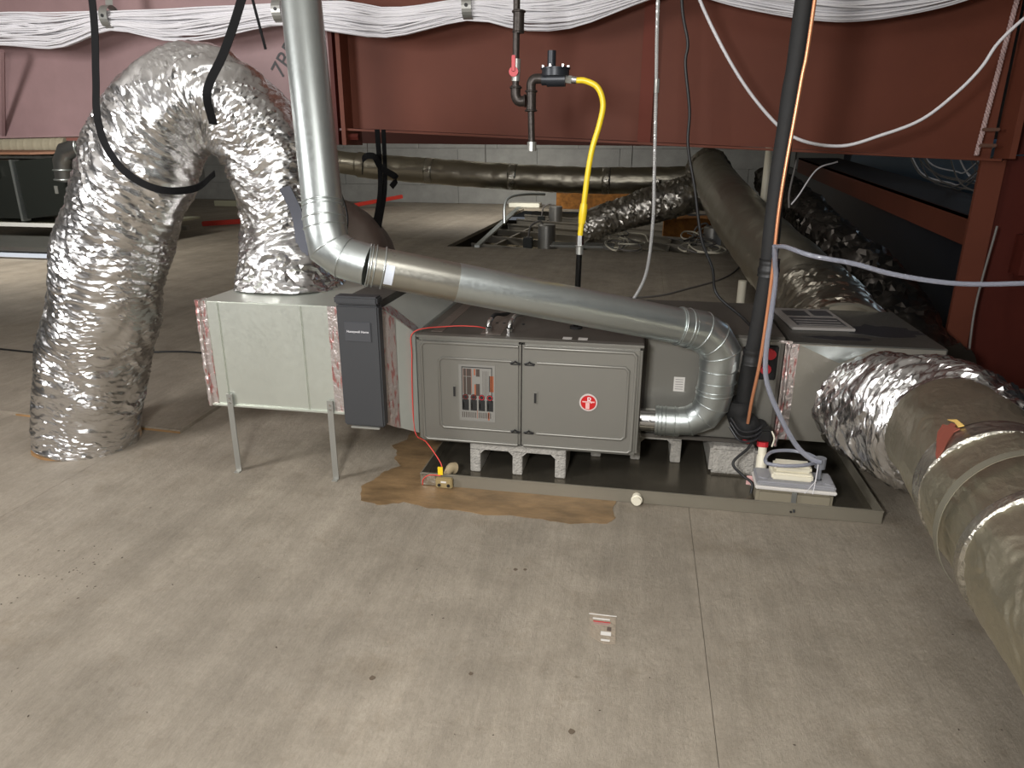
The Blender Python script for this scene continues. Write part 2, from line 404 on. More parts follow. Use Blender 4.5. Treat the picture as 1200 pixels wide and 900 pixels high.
rf.part('stiffener', quadprism(B(), [(-.055, 4.195, 1.30), (.015, 4.195, 1.297), (.015, 4.195, 2.9), (-.055, 4.195, 2.9)], (0, -.03, 0)), mat('red_strip', (104, 42, 24), .6, spec=.3))
rf.part('painted_mark', text_bm('7BRO', .13, Matrix.Translation((-2.08, 4.196, 1.80)) @ Matrix.Rotation(PI/2, 4, 'X') @ Matrix.Rotation(.95, 4, 'Z')), INK)
quad = quadprism(B(), [(1.79, 4.2, 1.24), (4.0, 4.2, 1.3), (4.0, 4.2, 2.9), (1.79, 4.2, 2.9)], (0, .012, 0))
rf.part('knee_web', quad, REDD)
bm = B(); tube(bm, [(-4.13, 4.19, 1.34), (-3.78, 3.95, 1.80)], .018, 6); rf.part('flange_brace', bm, REDL)
col = T('steel_column', 'red primed steel column at the right edge behind the square sheet metal plenum', 'column', (1.8, 4.2, 0))
col.part('flange', box(B(), 1.685, 1.80, 4.14, 4.165, 0, 1.215), RED)
col.part('edge_plate', box(B(), 1.755, 1.785, 4.02, 4.19, 1.222, 2.9), RED)
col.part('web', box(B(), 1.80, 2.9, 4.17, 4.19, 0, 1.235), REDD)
col.part('bracket', box(B(), 1.92, 2.2, 4.0, 4.17, .62, .88, .03), REDD)
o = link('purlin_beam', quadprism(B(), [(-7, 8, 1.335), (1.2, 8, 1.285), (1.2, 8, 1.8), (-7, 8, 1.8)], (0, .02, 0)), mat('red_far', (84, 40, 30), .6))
tag(o, 'dark red steel beam seen edge-low behind the big rafter', 'beam')
sb = T('side_girt', 'dark red sloping girt running away from the column on the right', 'beam', (2.0, 5, .6))
sb.part('face', quadprism(B(), [(2.0, 4.2, .655), (2.0, 4.2, .835), (2.0, 10.4, 1.155), (2.0, 10.4, .975)], (.02, 0, 0)), RED)
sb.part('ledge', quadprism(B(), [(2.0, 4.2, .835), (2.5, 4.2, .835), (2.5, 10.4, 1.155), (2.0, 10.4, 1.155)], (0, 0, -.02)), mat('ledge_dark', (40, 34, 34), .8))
struct(link('wall_right_low', quadprism(B(), [(2.06, 4.25, -.02), (2.06, 4.25, .66), (2.06, 12, 1.05), (2.06, 12, -.02)], (.03, 0, 0)), DARKW))
o = link('round_duct', tube(B(), [(3.3, 4.6, 1.02), (3.1, 11, 1.1)], .3, 32), BLUEG, smooth=1); tag(o, 'blue-grey insulated round duct behind the dark sloping girt', 'duct')
lc = T('loose_cable_coil', 'loose white cables drooping in front of the blue-grey duct', 'cable', (2.6, 6, 1))
for i in range(12):
    y0 = random.uniform(4.9, 6.0); y1 = y0+random.uniform(1.2, 3.2); zz = random.uniform(.93, 1.12); X = 2.5+random.uniform(-.1, .15)
    pts = [(X, y0, zz+.3), (X, y0+(y1-y0)*.3, zz+.02), (X+.05, (y0+y1)/2, zz), (X, y0+(y1-y0)*.75, zz+.06), (X, y1, zz+.3)]
    bm = tube(B(), spline(pts, 24), .006, 5); lc.part('cable_strand', bm, GREYC if i % 3 else WHITE, 1.2)

# ================================================================== RETURN PLENUM (left box)
rp = T('return_plenum', 'pale galvanised sheet metal box on two thin legs under the foil arch', 'plenum', (-1.38, 2.7, .28))
rp.part('body', box(B(), -1.66, -1.095, 2.41, 3.0, .283, .706, .003), GALVP)
for x in (-1.585, -1.245):
    rp.part('seam', box(B(), x-.002, x+.002, 2.405, 2.412, .285, .703), GALVP)
rp.part('hem', box(B(), -1.66, -1.095, 2.402, 2.411, .280, .290, .002), GALVP)
rp.part('foil_tape', box(B(), -1.664, -1.632, 2.407, 2.412, .283, .706), TAPE)
rp.part('foil_tape', box(B(), -1.135, -1.097, 2.407, 2.412, .283, .706), TAPE)
rp.part('foil_tape', box(B(), -1.666, -1.660, 2.407, 2.46, .283, .708), TAPE)
bm = B(); tube(bm, spline([(-1.664, 2.405, .28), (-1.666, 2.405, .5), (-1.664, 2.405, .71)], 60), .009, 8, disp=lambda s, A, p, d: .004*fb(p*60)); rp.part('crumpled_tape', bm, TAPE, 1.2)
for x, y in ((-1.575, 2.396), (-1.15, 2.396)):
    bm = B(); box(bm, x-.011, x+.011, y, y+.004, 0.004, .335); box(bm, x-.011, x+.011, y-.02, y+.004, 0, .004); box(bm, x-.013, x-.011, y, y+.014, 0.004, .335)
    box(bm, x-.011, x+.011, y+.0041, 2.402, .29, .335)
    L = rp.part('leg', bm, STEEL)
    for z in (.30, .318):
        bm = B(); rod(bm, (x, y, z), (x, y-.003, z), .0045, 8); rp.part('screw', bm, CHROME, parent=L)
# foil collar at the top
# ------------- air cleaner
ac = T('air_cleaner', 'charcoal grey narrow filter cabinet with a small name plate between two metal boxes', 'air cleaner', (-1.0, 2.5, .26))
ac.part('cabinet', box(B(), -1.092, -.932, 2.392, 2.98, .262, .73, .004), GALVD)
ac.part('door', box(B(), -1.072, -.912, 2.345, 2.3915, .262, .728, .006), CHAR)
ac.part('top_cap', box(B(), -1.074, -.910, 2.335, 2.3915, .732, .762, .006), CHAR)
pl = ac.part('name_plate', box(B(), -1.043, -.942, 2.3405, 2.3455, .595, .668, .002), CHARL)
ac.part('lettering', text_bm('Honeywell Home', .0118, facing_front(-.992, 2.340, .632)), WHITE, parent=pl)
ac.part('bottom_clip', box(B(), -1.045, -.93, 2.338, 2.35, .254, .262, .002), STEEL)
# ------------- transition duct between cleaner and furnace
td = T('transition_duct', 'tapered sheet metal transition with red-printed tape beside the charcoal cabinet', 'duct', (-.9, 2.6, .24))
bm = B()
A_ = [(-.929, 2.42, .245), (-.929, 2.42, .705), (-.929, 3.30, .705), (-.929, 3.30, .245)]
B_ = [(-.848, 2.56, .160), (-.848, 2.56, .580), (-.848, 3.42, .580), (-.848, 3.42, .160)]
va = [bm.verts.new(p) for p in A_]; vb = [bm.verts.new(p) for p in B_]
bm.faces.new(va); bm.faces.new(vb[::-1])
for i in range(4): bm.faces.new((va[i], vb[i], vb[(i+1) % 4], va[(i+1) % 4]))
bmesh.ops.recalc_face_normals(bm, faces=bm.faces[:]); td.part('body', bm, galv_mat('transition_sheet', (196, 200, 192), .5, .45))
quad = quadprism(B(), [(-.927, 2.418, .248), (-.895, 2.47, .214), (-.895, 2.47, .655), (-.927, 2.418, .703)], (-.002, -.004, 0)); td.part('foil_tape', quad, TAPE)
quad = quadprism(B(), [(-.927, 2.424, .7055), (-.92, 2.50, .6965), (-.852, 2.62, .5855), (-.852, 2.564, .584)], (0, -.003, .003)); td.part('foil_tape', quad, TAPE)

# ================================================================== FURNACE
fu = T('gas_furnace', 'grey horizontal furnace with two embossed doors resting on concrete blocks', 'furnace', (-.4, 2.9, .135))
fu.part('cabinet', box(B(), -.842, .034, 2.59, 3.43, .135, .574, .004), GREYD)
def door(x0, x1, open_side):
    bm = B(); box(bm, x0, x1, 2.545, 2.5895, .133, .566, .010)
    bm.faces.ensure_lookup_table()
    d = fu.part('door', bm, GREY, .6)
    y = 2.5445; zt, zb = .49, .200
    if open_side == 'r':
        path = [(x1-.035, y, zt), (x0+.105, y, zt), (x0+.092, y, zt-.013), (x0+.092, y, zb+.013), (x0+.105, y, zb), (x1-.035, y, zb)]
        rim = [(x1-.01, y, .550), (x0+.035, y, .550), (x0+.022, y, .537), (x0+.022, y, .155), (x0+.035, y, .145), (x1-.01, y, .145)]
    else:
        path = [(x0+.06, y, zt), (x1-.062, y, zt), (x1-.048, y, zt-.013), (x1-.048, y, zb+.013), (x1-.062, y, zb), (x0+.06, y, zb)]
        rim = [(x0+.01, y, .548), (x1-.035, y, .548), (x1-.022, y, .535), (x1-.022, y, .158), (x1-.035, y, .147), (x0+.01, y, .147)]
    bm = B(); tube(bm, path, .0055, 10); fu.part('embossed_bead', bm, GREY, .8, parent=d)
    bm = B(); tube(bm, rim, .0062, 10); fu.part('embossed_rim', bm, GREY, .8, parent=d)
    return d
d1 = door(-.842, -.4265, 'r'); d2 = door(-.4225, .030, 'l')
fu.part('top_rail', box(B(), -.842, .034, 2.548, 2.589, .567, .577, .002), GREY)
for d, x in ((d1, -.447), (d2, -.392)):
    for z in (.487, .205):
        bm = B(); pth = [(x-.02, 2.543, z-.004), (x-.006, 2.539, z+.001), (x, 2.537, z+.006), (x+.006, 2.539, z+.001), (x+.02, 2.543, z-.004)]
        tube(bm, pth, .0032, 6); box(bm, x-.018, x+.018, 2.5425, 2.5448, z-.010, z-.006); fu.part('latch', bm, INK, parent=d)
for d, x, z in ((d1, -.69, .355), (d2, -.368, .348)):
    bm = B(); box(bm, x-.009, x+.009, 2.5415, 2.546, z-.026, z+.026, .002); s_ = fu.part('slot_frame', bm, GREY, .6, parent=d)
    fu.part('slot', box(B(), x-.0045, x+.0045, 2.540, 2.5418, z-.02, z+.02), INK, parent=d)
# printed warning label
lx0, lx1, lz0, lz1 = -.672, -.527, .235, .468
fu.part('warning_label', box(B(), lx0, lx1, 2.5438, 2.5450, lz0, lz1), mat('label_grey', (126, 124, 118), .45), parent=d1)
def pr(x0, x1, z0, z1, m, nm='print'):
    fu.part(nm, box(B(), lx0+x0*(lx1-lx0), lx0+x1*(lx1-lx0), 2.5432, 2.5439, lz0+z0*(lz1-lz0), lz0+z1*(lz1-lz0)), m, parent=d1)
pr(.08, .92, .95, .965, INK); pr(.08, .10, .2, .96, INK); pr(.9, .92, .36, .96, INK)
BR = mat('print_brown', (64, 54, 48), .5)
pr(.13, .2, .80, .93, BR); pr(.13, .2, .48, .79, BR); pr(.22, .34, .80, .93, BR); pr(.22, .34, .47, .79, BR); pr(.12, .125, .5, .93, ORANGE); pr(.21, .215, .8, .93, ORANGE); pr(.345, .355, .5, .93, ORANGE)
pr(.42, .46, .82, .93, ORANGE); pr(.48, .58, .80, .93, BR); pr(.43, .47, .47, .66, ORANGE); pr(.47, .58, .46, .67, BR); pr(.86, .96, .54, .82, ORANGE); pr(.84, .87, .54, .82, INK)
for k in range(6): pr(.66+.03*k, .665+.03*k, .45, .9, BR)
for k, c in enumerate((BR, BR, REDC, REDC)):
    a = .09+k*.225
    pr(a, a+.18, .19, .385, INK); pr(a+.03, a+.05, .22, .33, ORANGE)
    x = lx0+(a+.09)*(lx1-lx0); z = lz0+.43*(lz1-lz0)
    bm = B(); tube(bm, [(x, 2.5439, z), (x, 2.5430, z)], .0125, 16); fu.part('print', bm, INK, parent=d1)
    bm = B(); ringbead(bm, (x, 2.5430, z), (0, 1, 0), .009, .0015, 16, 4); fu.part('print', bm, REDC if k > 1 else mat('dull_red', (110, 40, 34), .5), parent=d1)
for k in range(16):
    if k != 8: pr(.08+.052*k, .1+.052*k, .06, .16, BR)
pr(.5, .51, .05, .2, ORANGE); pr(.8, .84, .03, .17, ORANGE)
# round badge
bx, bz = -.163, .344
bm = B(); tube(bm, [(bx, 2.5448, bz), (bx, 2.541, bz)], .0345, 32); bd = fu.part('badge', bm, mat('badge_rim', (216, 204, 200), .3, .3), .6, parent=d2)
bm = B(); tube(bm, [(bx, 2.5411, bz), (bx, 2.5400, bz)], .029, 32); fu.part('badge_face', bm, mat('badge_red', (190, 28, 30), .35), .6, parent=d2)
bm = text_bm('R', .034, facing_front(bx+.004, 2.5398, bz+.009)); fu.part('badge_mark', bm, WHITE, parent=d2)
bm = B(); box(bm, bx-.010, bx+.005, 2.5392, 2.5399, bz-.026, bz+.002); box(bm, bx-.023, bx+.024, 2.5392, 2.5399, bz+.001, bz+.006); fu.part('badge_mark', bm, mat('badge_pink', (226, 176, 172), .4), parent=d2)
# top tape strips, labels, conduit fittings
for x0, x1 in ((-.80, -.755), (-.60, -.52)):
    fu.part('foil_tape', box(B(), x0, x1, 2.62, 3.42, .5741, .5755), mat('dull_tape', (128, 118, 110), .4, .5, bump=.4, bscale=50))
for x in (-.275, -.215): fu.part('small_tag', box(B(), x, x+.035, 2.60, 2.63, .5741, .5752), WPLAST)
for x in (-.5, -.47, -.44, -.36): 
    bm = B(); rod(bm, (x-.15+.05, 2.8, .5741), (x-.1, 2.8, .578), .006, 8); fu.part('screw', bm, INK)

# evaporator coil cabinet, set back on the right of the doors
ev = T('coil_cabinet', 'plain grey coil cabinet set back between furnace doors and right plenum', 'cabinet', (.3, 3.1, .13))
ev.part('cabinet', box(B(), .038, .572, 2.79, 3.43, .13, .573, .004), GREYD)
ev.part('front_panel', box(B(), .05, .555, 2.772, 2.7895, .145, .565, .008), GREY, .6)
ev.part('bottom_lip', box(B(), .045, .565, 2.765, 2.789, .127, .143, .003), GREYD)
ev.part('valve_plate', box(B(), .475, .548, 2.764, 2.7715, .405, .545, .006), BLACK)
ev.part('rating_label', box(B(), .162, .205, 2.7685, 2.7715, .335, .395), WPLAST)
for k in range(5): ev.part('rating_line', box(B(), .168, .199, 2.7675, 2.7684, .344+.01*k, .346+.01*k), GREYC)
wl = ev.part('warning_sticker', box(B(), .365, .445, 2.7685, 2.7715, .43, .515), WPLAST)
ev.part('warning_stripe', box(B(), .365, .377, 2.7678, 2.7684, .43, .515), ORANGE, parent=wl)
for k in range(4): ev.part('warning_line', box(B(), .387+.014*k, .391+.014*k, 2.7678, 2.7684, .445, .50 if k < 3 else .48), INK, parent=wl)
for x, z in ((.515, .515), (.503, .455)):
    bm = B(); tube(bm, [(x, 2.7635, z), (x, 2.735, z)], .019, 20); c_ = ev.part('red_cap', bm, REDC, .6, label='round red service port cap')
    bm = B(); ringbead(bm, (x, 2.739, z), (0, 1, 0), .0185, .0025, 20, 6); ev.part('cap_rim', bm, REDC, 1.2, parent=c_)

# ================================================================== SUPPLY PLENUM (right box)
sp = T('supply_plenum', 'dark-topped square sheet metal box the right foil duct leaves from', 'plenum', (.87, 3.1, .14))
sp.part('body', box(B(), .594, 1.158, 2.80, 3.45, .145, .553, .003), GALVD)
sp.part('front_sheet', box(B(), .596, 1.15, 2.794, 2.7995, .148, .549), galv_mat('front_sheet', (150, 146, 136), .45, .6))
sp.part('corner_gusset', quadprism(B(), [(.63, 2.7935, .545), (.78, 2.7935, .48), (.90, 2.7935, .545)], (0, -.001, 0)), GALV)
bm = B(); tube(bm, spline([(.583, 2.788, .12), (.592, 2.788, .3), (.588, 2.788, .55)], 60), .008, 8, disp=lambda s, A, p, d: .005*fb(p*60)); sp.part('crumpled_tape', bm, TAPE, 1.2)
sp.part('foil_tape', box(B(), .575, .625, 2.789, 2.7935, .15, .55), TAPE)
sp.part('foil_tape', box(B(), .52, .60, 2.789, 2.7935, .550, .560), TAPE)
st = mat('damp_stain', (36, 38, 42), .5)
bm = B(); P = [(1.0+.14*math.cos(a/24*2*PI)*(1+.5*fb(Vector((a*.9, 1, 0)))), 3.05+.1*math.sin(a/24*2*PI)*(1+.6*fb(Vector((a*.8, 4, 0)))), .5533) for a in range(24)]
quadprism(bm, P, (0, 0, .0006)); sp.part('damp_stain', bm, st)
bm = B(); P = [(.8+.12*math.cos(a/24*2*PI)*(1+.5*fb(Vector((a*.9, 9, 0)))), 2.9+.03*math.sin(a/24*2*PI)*(1+.6*fb(Vector((a*.8, 7, 0)))), .5533) for a in range(24)]
quadprism(bm, P, (0, 0, .0006)); sp.part('damp_stain', bm, st)
bk = T('booklet', 'thin grey printed booklet lying on top of the right plenum', 'booklet', (.76, 3.15, .5545))
mxb = Matrix.Translation((.755, 3.2, 0)) @ Matrix.Rotation(.06, 4, 'Z')
bk.part('pages', box(B(), -.13, .12, -.19, .19, .5545, .566, .002, mxb), PAPER)
for (a, b, c, d) in ((-.1, .0, .03, .14), (.02, .1, .04, .15), (-.1, .1, -.15, .0)):
    bk.part('picture', box(B(), a, b, c, d, .5662, .5668, 0, mxb), mat('picture_ink', (72, 72, 74), .4))
for k in range(3): bk.part('picture', box(B(), -.09, .09, -.14+.045*k, -.13+.045*k, .5669, .5674, 0, mxb), PAPER)

# ================================================================== DRAIN PAN, BLOCKS
dp = T('drain_pan', 'long shallow galvanised drain pan under the furnace', 'drain pan', (.05, 2.8, 0))
PX0, PX1, PY0, PY1 = -.80, .897, 2.421, 3.42
dp.part('base', box(B(), PX0, PX1, PY0, PY1, .0018, .006), PAN)
dp.part('rim', box(B(), PX0, PX1, PY0-.004, PY0, .0018, .05), PANW); dp.part('rim', box(B(), PX0, PX1, PY1, PY1+.004, .0018, .05), PANW)
dp.part('rim', box(B(), PX0-.004, PX0, PY0, PY1, .0018, .05), PANW); dp.part('rim', box(B(), PX1, PX1+.004, PY0, PY1, .0018, .05), PANW)
dp.part('hem', box(B(), PX0-.004, PX1+.004, PY0-.007, PY0+.003, .047, .053, .0015), PANW)
bm = B(); rod(bm, (.04, 2.425, .028), (.04, 2.378, .026), .0165, 20); q = dp.part('drain_stub', bm, CREAM, .6, label='cream plastic drain stub')
bm = B(); ringbead(bm, (.04, 2.39, .027), (0, 1, 0), .0175, .004, 24, 6); dp.part('stub_collar', bm, CREAM, 1.2, parent=q)
for x in (.59, .60): 
    bm = B(); rod(bm, (x, 2.4165, .02+(x-.59)), (x, 2.412, .02), .004, 8); dp.part('rivet', bm, INK)
bm = B(); box(bm, -.798, -.74, 2.4115, 2.4165, .004, .046); dp.part('foil_patch', bm, TAPEF)

def cmu_block(x0, x1, y0, y1, z0, z1, label, cores=True, broken=False):
    t = T('concrete_block', label, 'concrete block', ((x0+x1)/2, (y0+y1)/2, z0), group='concrete blocks carrying the furnace')
    bm = B(); web = .03
    # openings face the viewer (axis along Y)
    if cores:
        xs = [x0, x0+.042, (x0+x1)/2-.02, (x0+x1)/2+.02, x1-.042, x1]
        box(bm, x0, x1, y0, y1, z1-.026, z1, .003)
        for a, b in ((xs[0], xs[1]), (xs[2], xs[3]), (xs[4], xs[5])): box(bm, a, b, y0, y1, z0, z1-.024, .003)
        for a, b in ((xs[1], xs[2]), (xs[3], xs[4])):
            for sgn, e in ((1, a), (-1, b)):
                quadprism(bm, [(e-sgn*.002, y0+.002, z1-.025), (e+sgn*.018, y0+.002, z1-.025), (e-sgn*.002, y0+.002, z1-.045)], (0, y1-y0-.004, 0))
    else: box(bm, x0, x1, y0, y1, z0, z1, .012)
    t.part('block_body', bm, CONC); return t
cmu_block(-.635, -.245, 2.560, 2.755, .0065, .131, 'concrete block with two open cores under the furnace front', True)
cmu_block(-.16, .215, 2.80, 2.99, .0065, .131, 'concrete block set further back near the right end of the furnace', True)
cmu_block(.325, .51, 2.72, 3.1, .0065, .125, 'solid-faced concrete block under the coil cabinet beside the pump', False)

# float switch
fs = T('float_switch', 'small tan float switch clipped to the pan corner with a yellow tag', 'switch', (-.69, 2.41, .02))
fs.part('housing', box(B(), -.735, -.668, 2.392, 2.4125, .004, .046, .004), mat('switch_tan', (150, 132, 92), .5), .6)
for x in (-.72, -.683):
    bm = B(); rod(bm, (x, 2.3915, .018), (x, 2.388, .018), .0065, 12); fs.part('knob', bm, INK)
fs.part('housing_print', box(B(), -.713, -.692, 2.3908, 2.3918, .028, .035), WPLAST)
bm = B(); tube(bm, spline([(-.7, 2.425, .05), (-.69, 2.46, .06), (-.68, 2.475, .055)], 8), lambda t: .012+.012*t, 14); fs.part('float', bm, mat('float_tan', (166, 150, 120), .5), 1)
fs.part('yellow_tag', box(B(), -.728, -.708, 2.405, 2.408, .055, .088), YEL)
wire('wire', [(-.71, 2.41, .06), (-.72, 2.42, .10), (-.79, 2.47, .16), (-.855, 2.535, .165), (-.86, 2.53, .3), (-.855, 2.53, .5), (-.845, 2.54, .59), (-.72, 2.6, .603), (-.62, 2.61, .605), (-.585, 2.64, .592)], .0022, REDW, fs.o).location = -fs.l
wire('wire', [(-.715, 2.40, .055), (-.76, 2.395, .055), (-.785, 2.395, .035), (-.79, 2.40, .008)], .002, REDW, fs.o, 20).location = -fs.l

# conduits on top of furnace
for (x0, y0, x1, y1, m, lab) in ((-.575, 2.66, -.545, 2.92, BLACK, 'dark electrical whip in a chrome connector on the furnace top'), (-.49, 2.66, -.46, 2.95, STEEL, 'bright metal electrical whip in a chrome connector on the furnace top')):
    t = T('electrical_whip', lab, 'conduit', (x0, y0, .575))
    bm = B(); tube(bm, [(x0, y0, .5757), (x0, y0, .592)], .014, 8); t.part('locknut', bm, CHROME)
    bm = B(); tube(bm, spline([(x0, y0, .592), (x0, y0+.01, .61), (x0+.004, y0+.03, .618)], 8), .010, 12); t.part('connector', bm, CHROME, 1)
    bm = B(); tube(bm, spline([(x0+.004, y0+.025, .617), (x0+.01, y0+.08, .625), (x1, y1, .592), (x1+.01, y1+.3, .585)], 60), lambda q: .0075+.001*math.sin(q*400), 10); t.part('flexible_conduit', bm, m, 1)

# ================================================================== VENT PIPE
vp = T('vent_pipe', 'galvanised steel vent pipe dropping from above and slanting across to the furnace side', 'vent pipe', (-1.02, 2.2, 1))
R1 = .0655
a0 = Vector((-1.155, 2.44, 1.80)); a1 = Vector((-1.028, 2.212, 1.065))
e = [Vector(v) for v in ((-1.020, 2.20, 1.02), (-1.004, 2.187, .955), (-.955, 2.185, .922), (-.878, 2.195, .900))]
b1 = Vector((.155, 2.60, .645))
vd = (a1-a0).normalized(); dd = (b1-e[3]).normalized()
vp.part('pipe', tube(B(), [a0, a1], R1, 40), GALV, .6)
bm = B(); ringbead(bm, a0+vd*.752, vd, R1, .0018); ringbead(bm, a1+vd*.02, vd, R1+.003, .003); ringbead(bm, a1-vd*.018, vd, R1+.001, .002); ringbead(bm, a1-vd*.032, vd, R1+.001, .002); vp.part('collar_bead', bm, GALV, 1.2)
vp.part('elbow', tube(B(), [a1-vd*.002, e[0], e[1], e[2], e[3]], R1+.003, 40), GALV, .5)
bm = B()
for i, (p, q) in enumerate(((e[0], (e[1]-a1)), (e[1], (e[2]-e[0])), (e[2], (e[3]-e[1])))): ringbead(bm, p, q, R1+.0035, .0028)
vp.part('gore_seam', bm, GALV, 1.2)
bm = B()
for k in (.0, .008, .02, .05): ringbead(bm, e[3]+dd*k, dd, R1+.0035, .0026)
vp.part('collar_bead', bm, GALV, 1.2)
vp.part('pipe', tube(B(), [e[3], e[3]+dd*.30], R1, 40), galv_mat('pipe_lower_a', (170, 168, 158), .3, .9), .6, label='shinier short length next to the upper elbow')
vp.part('pipe', tube(B(), [e[3]+dd*.298, b1], R1+.001, 40), GALV, .6)
# paper label on pipe
fr = dd.cross(Vector((0, 0, 1))).normalized(); upv = fr.cross(dd).normalized()
bm = B(); cen = e[3]+dd*.055; prev = None
for k in range(9):
    A = .35-k*.13; d_ = (fr*math.cos(A)+upv*math.sin(A))*(R1+.0018); v1 = bm.verts.new(cen+d_); v2 = bm.verts.new(cen+dd*.028+d_)
    if prev: bm.faces.new((prev[0], prev[1], v2, v1))
    prev = (v1, v2)
vp.part('paper_label', bm, mat('pipe_label', (206, 212, 222), .5))
# right end collar + elbows + drop
c = [Vector(v) for v in ((.155, 2.60, .645), (.215, 2.625, .628), (.285, 2.655, .588), (.318, 2.665, .535), (.318, 2.668, .48), (.312, 2.67, .37))]
R2 = .069
vp.part('collar', tube(B(), [b1-dd*.006, b1+dd*.055], R1+.006, 40), GALV, .6)
vp.part('elbow', tube(B(), [c[1]-dd*.025, c[1]+dd*.02, c[2], c[3], c[4]], R1+.009, 40), GALV, .5)
bm = B(); ringbead(bm, c[1]+dd*.02, c[2]-c[1], R1+.010, .0025); ringbead(bm, c[2], c[3]-c[1], R1+.010, .0025); ringbead(bm, c[3], c[4]-c[2], R1+.010, .0025); ringbead(bm, b1, dd, R1+.006, .002); ringbead(bm, b1+dd*.03, dd, R1+.007, .002); vp.part('gore_seam', bm, GALV, 1.2)
vp.part('pipe', tube(B(), [c[4]+Vector((0, 0, .01)), c[5]-Vector((0, 0, .005))], R2, 40), GALV, .6)
bm = B()
for k in (0, -.014, -.06): ringbead(bm, c[4]+Vector((0, 0, k)), (0, 0, 1), R2+.001, .0022)
for k in (0, .016): ringbead(bm, c[5]+Vector((0, 0, k)), (0, 0, 1), R2+.001, .0022)
vp.part('collar_bead', bm, GALV, 1.2)
f = [c[5], Vector((.306, 2.672, .325)), Vector((.28, 2.677, .275)), Vector((.228, 2.68, .245)), Vector((.17, 2.68, .238)), Vector((.095, 2.68, .238))]
vp.part('elbow', tube(B(), f[:5], lambda t: R2+.001-.015*t, 40), GALV, .5)
bm = B()
for i in range(1, 4): ringbead(bm, f[i], f[i+1]-f[i-1], R2+.001-.015*i/4, .0028)
vp.part('gore_seam', bm, GALV, 1.2)
vp.part('reducer', tube(B(), [f[4]+Vector((.02, 0, 0)), f[5]], .0585, 36), GALV, .6)
bm = B()
for x in (.17, .135, .12, .105): ringbead(bm, (x, 2.68, .238), (1, 0, 0), .059, .0022)
vp.part('collar_bead', bm, GALV, 1.2)
vp.part('outlet_collar', tube(B(), [(.096, 2.68, .238), (.036, 2.68, .238)], .046, 36), CHROME, .6, label='brighter short outlet collar at the furnace')
bm = B(); rod(bm, (.075, 2.634, .25), (.075, 2.626, .25), .005, 8); rod(bm, (.262, 2.595, .63), (.262, 2.586, .63), .01, 10); vp.part('screw', bm, STEEL)

# ================================================================== FOIL DUCTS
def facet_duct(t, pts, rfun, nu, nv, m, seed, amp=.009, bulge=.02, name='foil_sleeve', skew=.03, slant=.45, phase=0):
    R0 = rfun(.3)
    # crumpled foil: irregular flat facets stretched around the duct
    rnd = random.Random(seed); P = spline(pts, nu); fr = frames(P); off = Vector((seed*3.1, seed*1.7, seed*2.3)); rings = []; s = 0; ss = []
    bm = B(); stp = (P[1]-P[0]).length
    for i, (p, tt, n, b) in enumerate(fr):
        if i: s += (p-P[i-1]).length
        ss.append(s); q = i/nu; r = rfun(q); ring = []; edge = i in (0, nu)
        for j in range(nv):
            A = 2*PI*(j+.5*(i % 2)+(rnd.random()-.5)*.7)/nv; ca, sa = math.cos(A), math.sin(A); d = ca*n+sa*b
            w1 = noise.noise(Vector((ca*1.2, sa*1.2, s*3))+off)
            v = Vector((ca*.95, sa*.95, (s+slant*R0*math.sin(A+phase)+.16*w1)*24))+off
            h = amp*(1.1*(1-2.4*abs(noise.noise(v)))+.7*noise.noise(v*2.7))+(rnd.random()-.5)*amp*.4+bulge*noise.noise(Vector((ca*1.3, sa*1.3, s*5))+off)
            ds = 0 if edge else (rnd.random()-.5)*stp*.8+skew*noise.noise(Vector((ca*1.5, sa*1.5, s*2+7))+off)
            ring.append(bm.verts.new(p+d*(r+h)+tt*ds))
        rings.append(ring)
    ul = bm.loops.layers.uv.verify(); R0 = rfun(.3)
    for i in range(nu):
        for j in range(nv):
            k = (j+1) % nv; odd = i % 2
            a, b_, c, d_ = rings[i][j], rings[i][k], rings[i+1][k], rings[i+1][j]
            U = [(2*PI*j/nv*R0, ss[i]), (2*PI*(j+1)/nv*R0, ss[i]), (2*PI*(j+1)/nv*R0, ss[i+1]), (2*PI*j/nv*R0, ss[i+1])]
            tri = (((a, b_, d_), (0, 1, 3)), ((b_, c, d_), (1, 2, 3))) if odd == 0 else (((a, b_, c), (0, 1, 2)), ((a, c, d_), (0, 2, 3)))
            for vs, us in tri:
                f = bm.faces.new(vs)
                f.smooth = noise.noise(Vector((U[0][0]*9, U[0][1]*9, seed))) > .05
                for l, u in zip(f.loops, us): l[ul].uv = U[u]
    bm.faces.new(rings[0][::-1]); bm.faces.new(rings[-1])
    return t.part(name, bm, m)
def foil_duct(t, pts, rfun, nu, nv, disp, m, name='foil_sleeve'):
    bm = B(); tube(bm, spline(pts, nu), rfun, nv, disp=disp, uv=True, caps=True); return t.part(name, bm, m, 3.1)
ar = T('foil_arch_duct', 'large crumpled silver foil flexible duct arching from the floor into the left metal box', 'duct', (-2.42, 2.53, 0))
def rar(t):
    r = .207 if t < .5 else .207-.03*min(1, (t-.5)/.2)
    if t > .92: r += .05*((t-.92)/.08)**1.5
    return r
pa = [(-2.40, 2.545, 0.012), (-2.36, 2.545, .2), (-2.265, 2.55, .476), (-2.135, 2.57, .84), (-1.995, 2.61, 1.15), (-1.90, 2.66, 1.36), (-1.78, 2.72, 1.46), (-1.65, 2.77, 1.425), (-1.545, 2.81, 1.27), (-1.50, 2.83, 1.07), (-1.488, 2.82, .92), (-1.475, 2.79, .79), (-1.474, 2.785, .703)]
facet_duct(ar, pa, rar, 380, 84, FOIL, 1, .0075, .026)
